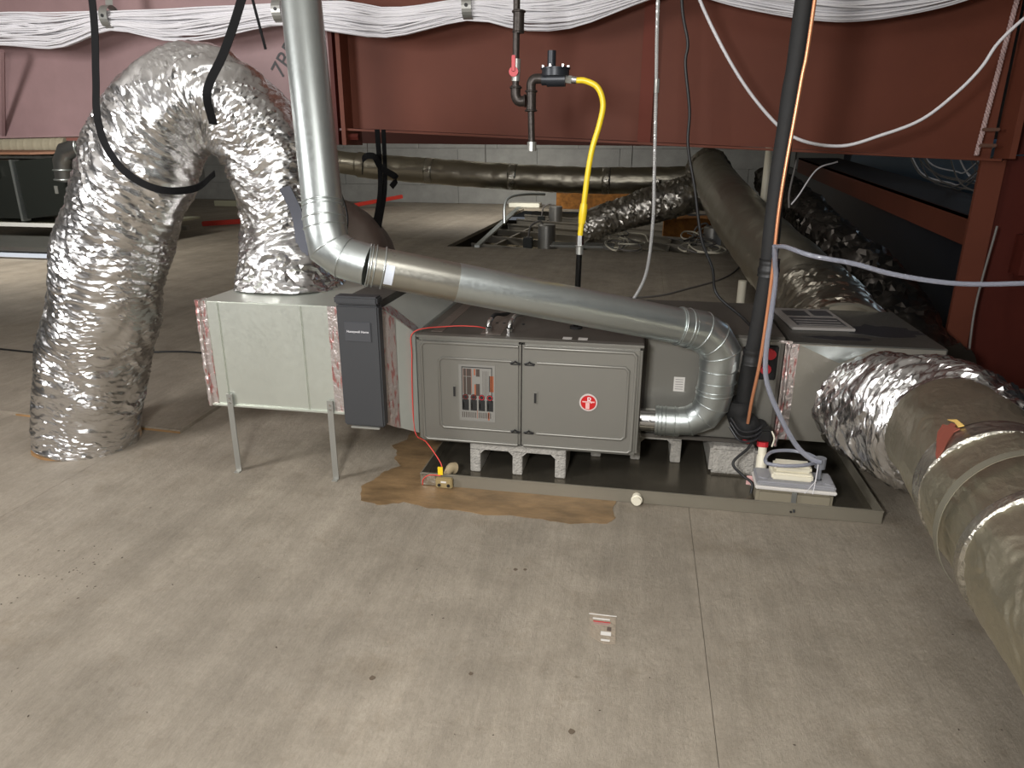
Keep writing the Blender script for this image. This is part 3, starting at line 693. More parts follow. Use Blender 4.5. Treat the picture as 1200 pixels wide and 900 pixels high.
bm = B(); tube(bm, spline([(-2.415, 2.545, .0005), (-2.415, 2.545, .012)], 2), .208, 60, disp=lambda s, A, p, d: .01*fb(Vector((math.cos(A)*3, math.sin(A)*3, 0)))); ar.part('base_flange', bm, WOOD, 1)
bm = B(); tube(bm, spline([(-1.475, 2.79, .7065), (-1.475, 2.79, .7085)], 2), .19, 90, disp=lambda s, A, p, d: .012*fb(Vector((math.cos(A)*6, math.sin(A)*6, s*9)))); ar.part('taped_collar', bm, TAPEF, 1)
bm = B(); ribbon(bm, [(-1.375, 2.63, 1.12), (-1.345, 2.66, 1.0), (-1.345, 2.67, .85)], (1, 0, 0), .05, .002, 20); ar.part('grey_tape', bm, mat('grey_duct_tape', (88, 90, 98), .5, .3))

rd = T('foil_elbow_duct', 'crumpled foil elbow and smooth wrapped duct sweeping from the right plenum toward the viewer', 'duct', (.86, 2.7, .3))
pe = [(.86, 2.785, .325), (.93, 2.66, .335), (1.03, 2.46, .37), (1.06, 2.28, .41), (1.02, 2.12, .43)]
facet_duct(rd, pe, lambda t: .19+.045*math.sin(min(1, t*1.25)*PI)-.05*max(0, (t-.78)/.22), 110, 76, FOIL, 5, .011, .03)
RW = .168
pw = [(.975, 2.22, .43), (.945, 2.0, .44), (.905, 1.7, .448), (.87, 1.3, .445), (.84, .9, .43)]
foil_duct(rd, pw, lambda t: RW+.012*(1-t), 260, 200, foil_disp(9, .0038, fs=11, fa=2.0, bulge=.010, fine=.0012, skew=3), FOILS, 'wrapped_sleeve')
def seg_path(pts, t0, t1, n=40):
    P = spline(pts, 400); return [P[int((t0+(t1-t0)*k/n)*400)] for k in range(n+1)]
for t0, t1 in ((.315, .37), (.585, .605)):
    foil_duct(rd, seg_path(pw, t0, t1, 12), RW+.0135, 12, 120, lambda s, A, p, d: .003*abs(fb(p*35)), TAPEF, 'foil_tape')
bm = B(); cen = Vector((.945, 1.80, .472))
def on_duct(y, A, r=.18):
    q = min(spline(pw, 200), key=lambda v: abs(v.y-y)); return Vector((q.x+r*math.cos(A), y, q.z+r*math.sin(A)))
def patch(ys, As, r, m, nm, lab=None):
    bm = B(); vs = []
    n = len(ys)
    vs = [bm.verts.new(on_duct(y, a, r+.0015*fb(Vector((y*40, a*10, 0))))) for y, a in zip(ys, As)]
    f = bm.faces.new(vs); rr = bmesh.ops.extrude_face_region(bm, geom=[f])
    for v in [g for g in rr['geom'] if isinstance(g, bmesh.types.BMVert)]: v.co += Vector((-.002, 0, .002))
    rd.part(nm, bm, m, None, lab)
patch([1.885, 1.865, 1.868, 1.845, 1.835, 1.812, 1.815, 1.79, 1.765, 1.75, 1.772, 1.80, 1.83, 1.862], [2.30, 2.26, 2.20, 2.17, 2.21, 2.16, 2.25, 2.36, 2.47, 2.62, 2.60, 2.53, 2.48, 2.42], .186, KRAFT, 'torn_patch', 'torn brown facing showing through the foil')
patch([1.895, 1.87, 1.82, 1.825, 1.86], [2.22, 2.12, 2.10, 2.17, 2.17], .187, mat('yellow_wool', (216, 180, 100), .9), 'torn_edge')
bm = B(); ys = 1.58; P = [on_duct(ys+.02*math.sin(a), a, .190) for a in [3.9-.1*k for k in range(25)]]; P += [Vector((1.22, 1.75, .75)), Vector((1.45, 1.85, 1.1)), Vector((1.6, 1.9, 1.5))]
sl = T('duct_hanger_strap', 'grey metal band slung around the wrapped duct at the right edge', 'strap', (.9, 1.6, .7))
ribbon(bm, P[:25], (0, 1, 0), .024, .002, 80); ribbon(bm, [P[24], Vector((1.19, 1.58, .66)), Vector((1.4, 1.6, 1.2)), Vector((1.5, 1.6, 2.9))], (0, 1, 0), .024, .002, 40)
sl.part('band', bm, mat('grey_band', (118, 114, 100), .5, .3))

tn = T('long_foil_duct', 'dull foil-wrapped duct running from the far corner toward the right plenum', 'duct', (.9, 5, .3))
foil_duct(tn, [(.80, 9.9, 1.02), (.80, 9.0, .93), (.82, 7, .74), (.92, 5.5, .56), (1.0, 4.5, .45), (1.02, 3.9, .38), (.96, 3.47, .345)], lambda t: .23, 300, 90, foil_disp(12, .004, fs=12, fa=1.5, bulge=.009, skew=2, fine=.001), FOILD)
facet_duct(tn, [(.99, 4.25, .425), (1.01, 3.9, .385), (.965, 3.475, .345)], lambda t: .238+.01*math.sin(t*9), 50, 64, mat('long_duct_end_foil', (176, 170, 156), .32, 1), 41, .008, .012, name='end_sleeve')
bm = B(); rod(bm, (.74, 5.3, 0), (.74, 5.3, .36), .03, 16); tn.part('stub_support', bm, CREAM)
dk = T('dark_foil_branch', 'dark crumpled foil branch duct beside the dark low wall', 'duct', (1.5, 5, .3))
facet_duct(dk, [(1.35, 8.6, .93), (1.38, 7.2, .8), (1.42, 6.0, .62), (1.48, 5.2, .5), (1.5, 4.6, .38), (1.46, 4.0, .24), (1.44, 3.6, .21)], lambda t: .15+.03*t, 120, 40, mat('dark_crumple_foil', (84, 80, 76), .38, 1), 15, .016, .03)  # one even dark grey foil colour
sg = T('sagging_foil_flex', 'crumpled foil flex dropping from the corner junction to the opened ceiling', 'duct', (-.7, 9.1, .2))
facet_duct(sg, [(.75, 9.6, .78), (.38, 9.5, .66), (-.14, 9.45, .50), (-.5, 9.4, .38), (-.72, 9.4, .26)], lambda t: .235-.05*t, 70, 40, mat('flex_foil_far', (190, 186, 178), .33, 1), 18, .018, .02)
bm = B(); box(bm, -1.2, -.35, 9.4, 9.75, .02, .05, .01); sg.part('boot', bm, GALVD)
bd_ = T('back_foil_duct', 'long dull foil duct hung across the far bay below the rafter', 'duct', (-2, 10.5, .8))
foil_duct(bd_, [(-4.9, 10.5, 1.12), (-4.4, 10.5, 1.04), (-3.6, 10.5, .97), (-1.9, 10.5, .87), (-.67, 10.5, .83), (.7, 10.5, .86)], lambda t: .18 if t > .12 else .16, 300, 60, foil_disp(21, .004, fs=8, fa=2, bulge=.01, skew=1, fine=.001), FOILD)
for x in (-3.2, -1.95, -.6, .1): foil_duct(bd_, [(x, 10.5, .945 if x < -3 else (.873 if x < -1 else .83)), (x+.12, 10.5, .94 if x < -3 else (.868 if x < -1 else .832))], .186, 3, 40, lambda s, A, p, d: .004*fb(p*20), TAPEF, 'foil_tape')
for x in (-4.1, -2.3, -.2): bd_.part('hanger_wire', rod(B(), (x, 10.5, 1.0), (x, 10.5, 3.0), .006, 6), GREYC)
jn = T('junction_foil_boot', 'bunched foil junction where the far ducts meet at the corner', 'duct', (.8, 9.8, .9))
bm = B(); bmesh.ops.create_icosphere(bm, subdivisions=5, radius=.27)
for v in bm.verts: v.co = v.co*(1+.12*noise.noise(v.co*9)+.10*(1-2*abs(noise.noise(v.co*16))))+Vector((.80, 9.85, .98))
ul = bm.loops.layers.uv.verify()
jn.part('foil_wrap', bm, mat('junction_foil', (180, 174, 164), .35, 1), 3.1)

lp = T('background_foil_bend', 'dull taupe duct bend held up by the black webbing behind the vent pipe', 'duct', (-1.45, 3.7, .4))
foil_duct(lp, [(-2.0, 3.9, .76), (-1.85, 3.88, .82), (-1.68, 3.8, .82), (-1.52, 3.7, .74), (-1.44, 3.6, .58), (-1.42, 3.55, .3), (-1.42, 3.5, .02)], .17, 140, 80, foil_disp(30, .004, fs=12, fa=2, bulge=.01, fine=.001), mat('taupe_wrap', (122, 112, 104), .45, .6))

# straps around the arch
s1 = T('black_web_sling', 'black nylon webbing looped under the left leg of the foil arch', 'strap', (-1.9, 2.4, 1.5))
bm = B(); ribbon(bm, [(-1.92, 2.43, 2.2), (-1.905, 2.41, 1.75), (-1.925, 2.39, 1.50), (-1.93, 2.37, 1.38), (-1.90, 2.35, 1.27), (-1.82, 2.335, 1.175), (-1.72, 2.36, 1.12), (-1.64, 2.45, 1.12), (-1.62, 2.56, 1.17)], lambda t: Vector((1, .1, 0)) if t < .6 else Vector((.3, .3, 1)), .026, .003, 90); s1.part('webbing', bm, WEB)
s2 = T('black_web_hanger', 'black nylon webbing draped down over the crown of the foil arch', 'strap', (-1.5, 2.45, 1.6))
bm = B(); ribbon(bm, [(-1.25, 2.45, 2.0), (-1.372, 2.45, 1.735), (-1.459, 2.455, 1.58), (-1.53, 2.46, 1.485), (-1.556, 2.47, 1.43), (-1.575, 2.52, 1.345)], lambda t: Vector((1, 0, .2)), .031, .003, 60); s2.part('webbing', bm, WEB)
s3 = T('thin_black_strap', 'thin black cord hanging just left of the vertical vent pipe', 'strap', (-1.31, 2.45, 1.6))
bm = B(); ribbon(bm, [(-1.36, 2.45, 1.9), (-1.33, 2.45, 1.73), (-1.312, 2.47, 1.585)], (1, 0, 0), .009, .003, 10); s3.part('webbing', bm, WEB)
s4 = T('knotted_web_strap', 'black webbing with a knot hanging from the rafter behind the vent pipe', 'strap', (-1.43, 3.9, .7))
bm = B(); ribbon(bm, [(-1.46, 3.9, 1.36), (-1.445, 3.86, 1.05), (-1.43, 3.66, .80), (-1.42, 3.64, .72)], (1, 0, 0), .028, .003, 24); s4.part('webbing', bm, WEB)
bm = B(); ribbon(bm, [(-1.425, 3.905, 1.36), (-1.42, 3.865, 1.05), (-1.40, 3.665, .80), (-1.38, 3.645, .60)], (1, 0, 0), .024, .003, 24); s4.part('webbing', bm, WEB)
bm = B(); ribbon(bm, [(-1.54, 3.85, 1.13), (-1.52, 3.83, 1.21), (-1.46, 3.83, 1.22), (-1.42, 3.83, 1.16), (-1.34, 3.83, 1.11), (-1.37, 3.83, 1.06)], (0, .3, 1), .035, .004, 30); s4.part('knot', bm, WEB)
o = wire('black_thin_cable', [(-1.27, 2.72, 1.8), (-1.243, 2.7, 1.43), (-1.20, 2.7, 1.18), (-1.155, 2.7, 1.02), (-1.165, 2.7, .90), (-1.13, 2.72, .79)], .004, INK); tag(o, 'thin black cable hanging beside the vertical vent pipe down behind its elbow', 'cable')

# ================================================================== GAS LINE
gs = T('gas_piping', 'dark iron gas drop with red valve handle, black regulator and drip leg', 'gas pipe', (-.48, 2.78, 1.4))
gr = .0125
def fitting(a, b, r=gr+.006): return tube(B(), [a, b], r, 16)
gs.part('pipe', tube(B(), [(-.478, 2.78, 2.9), (-.493, 2.78, 1.46)], gr, 16), BLKG, .6)
gs.part('coupling', fitting((-.482, 2.78, 1.735), (-.4835, 2.78, 1.66), gr+.008), BLKG, .6)
bm = B(); ringbead(bm, (-.4823, 2.78, 1.73), (0, 0, 1), gr+.009, .004, 20); ringbead(bm, (-.4835, 2.78, 1.665), (0, 0, 1), gr+.007, .003, 20); gs.part('coupling_bead', bm, BLKG, 1.2)
vb_ = gs.part('valve_body', fitting((-.4895, 2.78, 1.575), (-.4925, 2.78, 1.50), gr+.003), STEEL, .6)
bm = B(); tube(bm, [(-.496, 2.765, 1.53), (-.496, 2.752, 1.53)], .017, 20); box(bm, -.503, -.489, 2.750, 2.756, 1.53, 1.585, .002); gs.part('valve_handle', bm, REDC, label='red quarter-turn valve handle')
gs.part('elbow', tube(B(), spline([(-.492, 2.78, 1.485), (-.492, 2.78, 1.45), (-.480, 2.78, 1.432), (-.455, 2.78, 1.432)], 14), gr+.006, 16), BLKG, 1)
bm = B(); ringbead(bm, (-.492, 2.78, 1.478), (0, 0, 1), gr+.007, .004, 20); ringbead(bm, (-.457, 2.78, 1.432), (1, 0, 0), gr+.007, .004, 20); gs.part('elbow_bead', bm, BLKG, 1.2)
gs.part('tee', tube(B(), [(-.434, 2.78, 1.465), (-.434, 2.78, 1.398)], gr+.006, 16), BLKG, 1)
bm = B(); ringbead(bm, (-.434, 2.78, 1.465), (0, 0, 1), gr+.007, .004, 20); ringbead(bm, (-.434, 2.78, 1.398), (0, 0, 1), gr+.007, .004, 20); gs.part('tee_bead', bm, BLKG, 1.2)
gs.part('drip_leg', tube(B(), [(-.434, 2.78, 1.40), (-.430, 2.78, 1.275)], gr, 16), BLKG, .6)
gs.part('drip_cap', tube(B(), [(-.430, 2.78, 1.288), (-.430, 2.78, 1.255)], gr+.005, 10), STEEL, .6)
gs.part('elbow', tube(B(), spline([(-.434, 2.78, 1.462), (-.434, 2.78, 1.492), (-.422, 2.78, 1.506), (-.395, 2.78, 1.507)], 14), gr+.005, 16), BLKG, 1)
bm = B(); tube(bm, [(-.395, 2.78, 1.505), (-.372, 2.78, 1.505)], .021, 20); tube(bm, [(-.375, 2.78, 1.505), (-.308, 2.78, 1.505)], .026, 24); tube(bm, [(-.345, 2.78, 1.515), (-.345, 2.78, 1.538)], .050, 28); rg = gs.part('regulator_body', bm, BLKM, .7)
bm = B(); tube(bm, [(-.345, 2.78, 1.538), (-.345, 2.78, 1.543)], .054, 28); gs.part('regulator_flange', bm, BLKM, .7)
bm = B(); tube(bm, [(-.36, 2.78, 1.54), (-.36, 2.78, 1.60)], .0155, 20); gs.part('regulator_tower', bm, BLKM, .7)
for k in range(6):
    A = k*PI/3+.2; x = -.345+.046*math.cos(A); y = 2.78+.046*math.sin(A); bm = B(); tube(bm, [(x, y, 1.543), (x, y, 1.551)], .006, 6); gs.part('screw', bm, CHROME)
bm = B(); tube(bm, [(-.308, 2.78, 1.505), (-.285, 2.78, 1.502)], .015, 6); gs.part('union_nut', bm, STEEL)
bm = B(); tube(bm, [(-.285, 2.78, 1.502), (-.268, 2.78, 1.50)], .012, 16); gs.part('union_nut', bm, CHROME)
yh = T('yellow_gas_hose', 'bright yellow coated flexible gas connector curving down from the black regulator', 'hose', (-.24, 2.78, 1))
pts = [(-.268, 2.78, 1.50), (-.235, 2.78, 1.498), (-.19, 2.78, 1.475), (-.168, 2.78, 1.42), (-.178, 2.78, 1.35), (-.20, 2.78, 1.27), (-.213, 2.78, 1.19), (-.222, 2.78, 1.1), (-.232, 2.78, .99), (-.236, 2.78, .945)]
yh.part('hose', tube(B(), spline(pts, 70), .0105, 16), YEL, 1)
bm = B(); tube(bm, spline([(-.225, 2.78, 1.065), (-.227, 2.78, 1.04), (-.231, 2.78, .99)], 8), lambda t: .0135+.002*math.sin(t*PI), 16); yh.part('sleeve', bm, YEL, 1)
bm = B(); tube(bm, [(-.236, 2.78, .945), (-.236, 2.78, .905)], .0155, 6); yh.part('flare_nut', bm, CHROME)
bm = B(); tube(bm, [(-.236, 2.78, .905), (-.236, 2.78, .872)], .0145, 14); ringbead(bm, (-.236, 2.78, .905), (0, 0, 1), .014, .003, 14); yh.part('adapter', bm, STEEL, .7)
o = thing('gas_riser', 'black iron pipe rising from the furnace top to the yellow hose', 'gas pipe', (-.24, 2.78, .575))
q = link('pipe', tube(B(), [(0, 0, 0.004), (0.003, 0, .30)], .0115, 16), mat('black_iron', (30, 29, 28), .25, .6), o, .6)
q = link('grommet', tube(B(), [(0, 0, .0), (0, 0, .008)], .026, 20), BLACK, o, .6)

# ================================================================== CABLES
def bundle(name, label, ctrl, n, loc):
    t = T(name, label, 'cable', loc); bm = B()
    for i in range(n):
        a = random.random()*2*PI; rr = math.sqrt(random.random()); ph = random.random()*9; P = []
        for (x, y, z, ry, rz) in ctrl:
            a2 = a+.9*math.sin(x*1.3+ph); P.append((x, y+ry*rr*math.cos(a2), z+rz*rr*math.sin(a2)))
        tube(bm, spline(P, 44), .0047, 6)
    o = t.part('strands', bm, WHITE, 1.3); o['kind'] = 'stuff'; return t
cb1 = bundle('white_cable_bundle', 'thick bundle of white data cables strapped along the rafter at upper left', [(-4.6, 3.9, 1.918, .05, 0.091), (-3.7, 3.9, 1.913, .05, 0.091), (-3.35, 3.9, 1.893, .05, 0.091), (-3.0, 3.9, 1.933, .04, 0.049), (-2.65, 3.9, 1.903, .05, 0.079), (-2.4, 3.9, 1.908, .05, 0.079), (-1.98, 3.9, 1.938, .04, 0.051), (-1.6, 3.9, 1.913, .05, 0.079), (-1.35, 3.9, 1.883, .05, 0.073), (-.93, 3.9, 1.933, .04, 0.051), (-.65, 3.9, 1.903, .05, 0.073), (-.4, 3.9, 1.913, .05, 0.073), (-.1, 3.9, 1.988, .04, 0.055), (.1, 3.9, 2.048, .04, 0.055)], 84, (-2, 3.9, 1.9))
cb2 = bundle('white_cable_swag', 'sagging bundle of white data cables along the top right of the rafter', [(.1, 3.9, 2.048, .04, 0.055), (.4, 3.9, 1.968, .05, 0.061), (.75, 3.9, 1.908, .05, 0.067), (1.0, 3.9, 1.898, .05, 0.061), (1.3, 3.9, 1.938, .05, 0.055), (1.6, 3.9, 2.028, .04, 0.055), (1.9, 3.9, 2.088, .04, 0.049)], 70, (1, 3.9, 1.9))
for x, z in ((-2.99, 1.95), (-1.965, 1.955), (-.935, 1.945)):
    o = thing('cable_strap', {-2.99: 'perforated metal strap holding the cables at far upper left', -1.965: 'metal strap on the cables just left of the vent pipe', -.935: 'metal strap on the cables left of the gas pipe'}[x], 'strap', (x, 3.9, z), 'straps around the cable bundle')
    bm = B(); P = [Vector((0, .057*math.cos(a*PI/12), .060*math.sin(a*PI/12))) for a in range(25)]; ribbon(bm, P, (1, 0, 0), .05, .002, 0); link('band', bm, STEEL, o)
    bm = B(); ribbon(bm, [(0, 0.01, .057), (.0, .03, .2), (.0, .05, .6)], (1, 0, 0), .045, .002, 8); b_ = link('hanger', bm, STEEL, o)
    bm = B()
    for k in range(10): rod(bm, (0, -.0, .08+.03*k), (0, .0-.002+.0, .08+.03*k+.0001), .006, 6)
    bm.free()
    bm = B(); tube(bm, [(0, -.0575, 0), (0, -.062, 0)], .009, 8); link('rivet', bm, INK, o)
o = wire('white_cable_loop', [(.15, 3.62, 2.05), (.191, 3.6, 1.892), (.365, 3.6, 1.611), (.535, 3.6, 1.412), (.678, 3.6, 1.309), (.866, 3.6, 1.279), (1.03, 3.6, 1.325), (1.188, 3.6, 1.391), (1.31, 3.6, 1.50), (1.389, 3.6, 1.60), (1.436, 3.6, 1.695), (1.53, 3.6, 1.80), (1.65, 3.6, 1.9)], .0075, WHITE, n=90); tag(o, 'single white cable hanging in a wide loop at upper right', 'cable')
fc = T('armoured_conduit', 'slim ribbed metal conduit hanging down to behind the slanting vent pipe', 'conduit', (0, 3, 1))
bm = B(); tube(bm, spline([(.005, 3.0, 2.2), (.007, 3.0, 1.792), (.02, 3.0, 1.497), (.034, 3.0, 1.181), (.041, 3.0, .981), (.027, 3.0, .771), (-.026, 3.0, .645), (-.06, 2.99, .60)], 420), lambda t: .0062+.0012*(int(t*420) % 2), 8); fc.part('sheath', bm, mat('armour', (196, 196, 194), .35, .5), .3)
bm = B(); tube(bm, [(.022, 3.0, 1.52), (.0225, 3.0, 1.47)], .010, 8); fc.part('coupling', bm, STEEL)
o = wire('black_power_cable', [(.08, 3, 2.1), (.094, 3.0, 1.789), (.127, 3.0, 1.645), (.124, 3.0, 1.571), (.153, 3.0, 1.404), (.157, 3.0, 1.279), (.196, 3.0, 1.118), (.24, 3.0, .917), (.294, 3.0, .797), (.321, 3.0, .692), (.42, 2.9, .62), (.459, 2.76, .585), (.46, 2.73, .53)], .006, INK, n=100); tag(o, 'wavy black cable falling from the rafter to the coil cabinet', 'cable')
bm = B()
for k in range(3):
    tube(bm, [Vector((1.679-.004*t*.1, 4.1, 1.95-t*.0069))+Vector((.007*math.cos(t*.9+k*2.1), .007*math.sin(t*.9+k*2.1), 0)) for t in range(104)], .0055, 5)
o = link('twisted_rope', bm, mat('pink_grey_rope', (186, 160, 156), .6), None, 1.2); tag(o, 'twisted pale cord hanging against the rafter at upper right', 'cord')
for k, z in enumerate((1.36, 1.285)):
    o = link('wire_clip', box(B(), 1.635, 1.715, 4.075, 4.09, z-.008, z+.008, .004), mat('rust_clip', (96, 66, 52), .6)); tag(o, ('upper' if not k else 'lower')+' rusty clip pinning the twisted pale cord', 'clip')
o = wire('floor_cable', [(-5, 3.9, .006), (-3.6, 3.75, .006), (-2.9, 3.95, .006), (-2.2, 3.9, .006), (-1.9, 4.3, .006), (-1.5, 4.6, .006)], .006, INK, n=60); tag(o, 'thin dark cable lying across the floor behind the foil arch', 'cable')
o = wire('floor_wire', [(-1.1, 6.3, .006), (-.5, 6.2, .006), (.1, 6.35, .006), (.45, 6.8, .006), (.9, 7.6, .006), (1.3, 9.0, .02)], .010, GREYC, n=60); tag(o, 'grey wire lying on the floor behind the furnace toward the opened ceiling', 'cable')
o = wire('hanging_side_wire', [(1.76, 4.0, .9), (1.74, 4.0, .5), (1.72, 3.9, .2), (1.75, 3.9, .05)], .006, GREYC); tag(o, 'grey wire hanging down beside the column at the right edge', 'cable')
o = wire('grey_drop_wire', [(.95, 5.0, 1.2), (.93, 5.0, 1.0), (.94, 5.0, .9)], .007, GREYC); tag(o, 'short grey drop wire right of the insulated line under the rafter', 'cable')
o = wire('white_drop_wire', [(1.2, 5.0, 1.19), (1.08, 5.0, 1.14), (.99, 5.0, .98), (.95, 5.0, .92)], .005, WHITE); tag(o, 'pale wire curving down under the rafter beside the insulated line', 'cable')
bm = B(); rod(bm, (1.12, 7.2, 2.9), (1.12, 7.2, 0.0), .038, 16); o = link('white_conduit', bm, CREAM, None, .6); tag(o, 'cream vertical plastic pipe behind the long foil duct', 'pipe')

# ================================================================== REFRIGERANT LINE, TUBES, PUMP
rl = T('insulated_refrigerant_line', 'thick black foam insulated pipe running down to the coil cabinet', 'pipe', (.45, 2.6, .3))
pts = [(.47, 2.62, 2.9), (.458, 2.6, 1.708), (.449, 2.6, 1.41), (.441, 2.6, 1.084), (.443, 2.6, .85), (.432, 2.62, .60), (.425, 2.66, .47), (.425, 2.69, .31)]
rl.part('foam_sleeve', tube(B(), spline(pts, 90), lambda t: .029+.0008*math.sin(t*70), 20), BLACK, 1)
def tiewrap(z, x, w, m=INK):
    y = 2.598 if z > .6 else 2.635
    bm = B(); tube(bm, spline([(x, y, z-w), (x, y, z+w)], 14), .036, 24, disp=lambda s, A, p, d: .006*fb(p*70)); rl.part('tape_wrap', bm, m, 1)
tiewrap(.87, .446, .03); tiewrap(.535, .432, .03)
bm = B(); tube(bm, spline([(.41, 2.70, .34), (.42, 2.70, .27), (.46, 2.71, .22), (.50, 2.73, .20)], 40), lambda t: .05, 24, disp=lambda s, A, p, d: .016*fb(p*22)); rl.part('wrapped_fitting', bm, BLACK, 1)
bm = B()
for k in range(3): tube(bm, spline([(.38, 2.65+k*.004, .28-.02*k), (.42, 2.635, .235-.02*k), (.47, 2.64, .235-.02*k), (.50, 2.66, .25-.02*k)], 20), .005, 8)
rl.part('cable_tie', bm, mat('tie_black', (40, 40, 42), .3), 1.2)
o = wire('copper_line', [(.495, 2.57, 2.9), (.479, 2.55, 1.699), (.468, 2.55, 1.457), (.449, 2.55, 1.116), (.451, 2.55, .859), (.452, 2.56, .70), (.448, 2.57, .52), (.442, 2.60, .38), (.442, 2.63, .27)], .0062, COPPER, n=90, seg=10); tag(o, 'bare copper line taped along the black insulated pipe', 'pipe')
ct = T('clear_drain_tube', 'clear vinyl tube running beside the copper line down to the pump', 'tube', (.46, 2.55, .5))
ct.part('tube', tube(B(), spline([(.44, 2.50, .958), (.452, 2.53, .90), (.464, 2.55, .84), (.464, 2.55, .72), (.462, 2.55, .58), (.475, 2.54, .47), (.53, 2.53, .35), (.60, 2.52, .24), (.655, 2.505, .195), (.69, 2.50, .186)], 90), .0092, 12), TUBEC, 1)
cq = T('clear_side_tube', 'clear vinyl tube stretching right from the black line across to the column', 'tube', (.7, 2.3, .9))
cq.part('tube', tube(B(), spline([(.443, 2.50, .955), (.46, 2.42, .965), (.52, 2.32, .953), (.64, 2.3, .935), (.764, 2.3, .905), (.933, 2.3, .885), (1.117, 2.3, .892), (1.4, 2.3, .92)], 60), .0075, 12), TUBEC, 1)
pt = T('pvc_drain_riser', 'cream plastic drain riser with red collar between block and pump', 'pipe', (.50, 2.7, .03))
pt.part('riser', tube(B(), [(.512, 2.66, .165), (.512, 2.645, .10)], .0165, 18), CREAM, .6)
pt.part('coupling', tube(B(), [(.512, 2.645, .135), (.510, 2.63, .085)], .0205, 18), CREAM, .6)
pt.part('elbow', tube(B(), spline([(.510, 2.632, .09), (.505, 2.62, .06), (.495, 2.60, .045), (.475, 2.585, .045)], 12), .0165, 16), CREAM, 1)
bm = B(); tube(bm, [(.512, 2.662, .165), (.512, 2.666, .183)], .022, 10); pt.part('red_collar', bm, REDC, .6)
bm = B(); tube(bm, [(.460, 2.70, .165), (.460, 2.70, .178)], .018, 10); pt.part('red_collar', bm, REDC, .6)
pt.part('pink_tag', box(B(), .452, .480, 2.575, 2.579, .038, .075, .001), mat('pink_tag', (226, 180, 176), .5))
pt.part('trap_box', box(B(), .475, .54, 2.66, 2.73, .185, .235, .006), INK)
o = wire('drain_wire', [(.535, 2.64, .24), (.545, 2.63, .215), (.54, 2.63, .18)], .003, CREAM, n=14); tag(o, 'short cream wire beside the red drain collar', 'wire')
o = wire('pump_power_cord', [(.47, 2.68, .21), (.46, 2.64, .17), (.40, 2.60, .115), (.435, 2.58, .075), (.47, 2.555, .055), (.468, 2.54, .02)], .0055, INK, n=40); tag(o, 'black cord looping down in front of the solid block to the pump', 'cord')
pm = T('condensate_pump', 'white and grey condensate pump standing in the pan at its right end', 'pump', (.60, 2.54, .006))
rot = Matrix.Translation((.612, 2.535, 0)) @ Matrix.Rotation(-.03, 4, 'Z')
pm.part('tank', box(B(), -.135, .135, -.06, .06, .0065, .072, .012, rot), PUMPT, .6)
pm.part('tank_rim', box(B(), -.142, .142, -.067, .067, .072, .085, .004, rot), WPLAST, .6)
pm.part('lid', box(B(), -.138, .138, -.063, .063, .086, .104, .006, rot), PUMPG, .6)
bm = B(); box(bm, -.085, .06, -.042, .045, .1045, .132, .006, rot); box(bm, -.075, .055, -.028, .04, .132, .158, .008, rot); pm.part('motor_cover', bm, CREAM, .6)
bm = B(); tube(bm, [rot @ Vector((-.11, -.02, .104)), rot @ Vector((-.11, -.02, .108))], .018, 20); tube(bm, [rot @ Vector((.115, -.03, .104)), rot @ Vector((.115, -.03, .108))], .016, 20); pm.part('port_plug', bm, PUMPG, .6)
bm = B(); tube(bm, [rot @ Vector((.085, .0, .104)), rot @ Vector((.085, .0, .10))], .014, 16); tube(bm, [rot @ Vector((.085, .0, .10)), rot @ Vector((.085, .0, .15))], .009, 16); tube(bm, [rot @ Vector((.085, 0, .15)), rot @ Vector((.085, 0, .19))], .019, 18); pm.part('check_valve', bm, mat('valve_grey', (122, 124, 130), .3), .6)
pm.part('clip', box(B(), -.012, .006, -.070, -.066, .03, .075, .001, rot), STEEL)
cc = T('coiled_clear_tube', 'loop of clear tubing resting over the pump cover', 'tube', (.6, 2.53, .15))
bm = B(); tube(bm, spline([(.69, 2.535, .17), (.62, 2.49, .172), (.54, 2.485, .168), (.50, 2.51, .168), (.53, 2.58, .178), (.60, 2.605, .18), (.66, 2.585, .18), (.69, 2.545, .18)], 60), .0068, 10); cc.part('tube', bm, TUBEC, 1)
bm = B(); tube(bm, [(.68, 2.495, .178), (.672, 2.47, .11), (.668, 2.462, .075)], .0016, 5); tube(bm, [(.672, 2.46, .13), (.64, 2.462, .075)], .0012, 5); cc.part('string', bm, WHITE)

# ================================================================== LEFT BACK EQUIPMENT
ah = T('far_air_handler', 'black air handler cabinet on a pale stand at the far left', 'air handler', (-8.1, 8.5, .34))
AX = -.0
ah.part('cabinet', quadprism(B(), [(-8.27, 8.5, .33), (-6.9, 8.5, .50), (-6.9, 8.5, 1.20), (-8.30, 8.5, 1.08)], (0, 1.0, 0)), AHUB)
ah.part('cabinet', quadprism(B(), [(-9.4, 8.6, .33), (-8.36, 8.5, .33), (-8.38, 8.5, 1.09), (-9.4, 8.6, 1.10)], (0, 1.0, 0)), AHUB)
ah.part('corner_strip', box(B(), -8.345, -8.31, 8.47, 8.6, .30, 1.10), GALV)
ah.part('small_label', box(B(), -7.75, -7.70, 8.49, 8.4995, .67, .77), STEEL)
ah.part('small_label', box(B(), -8.62, -8.56, 8.46, 8.4995, .88, 1.02), STEEL)
ah.part('shelf_rail', box(B(), -9.6, -6.6, 8.40, 8.44, .235, .285), mat('white_rail', (216, 216, 210), .4))
ah.part('shelf', quadprism(B(), [(-9.6, 8.44, .24), (-6.6, 8.44, .24), (-6.6, 9.9, .24), (-9.6, 9.9, .24)], (0, 0, .03)), PALEP)
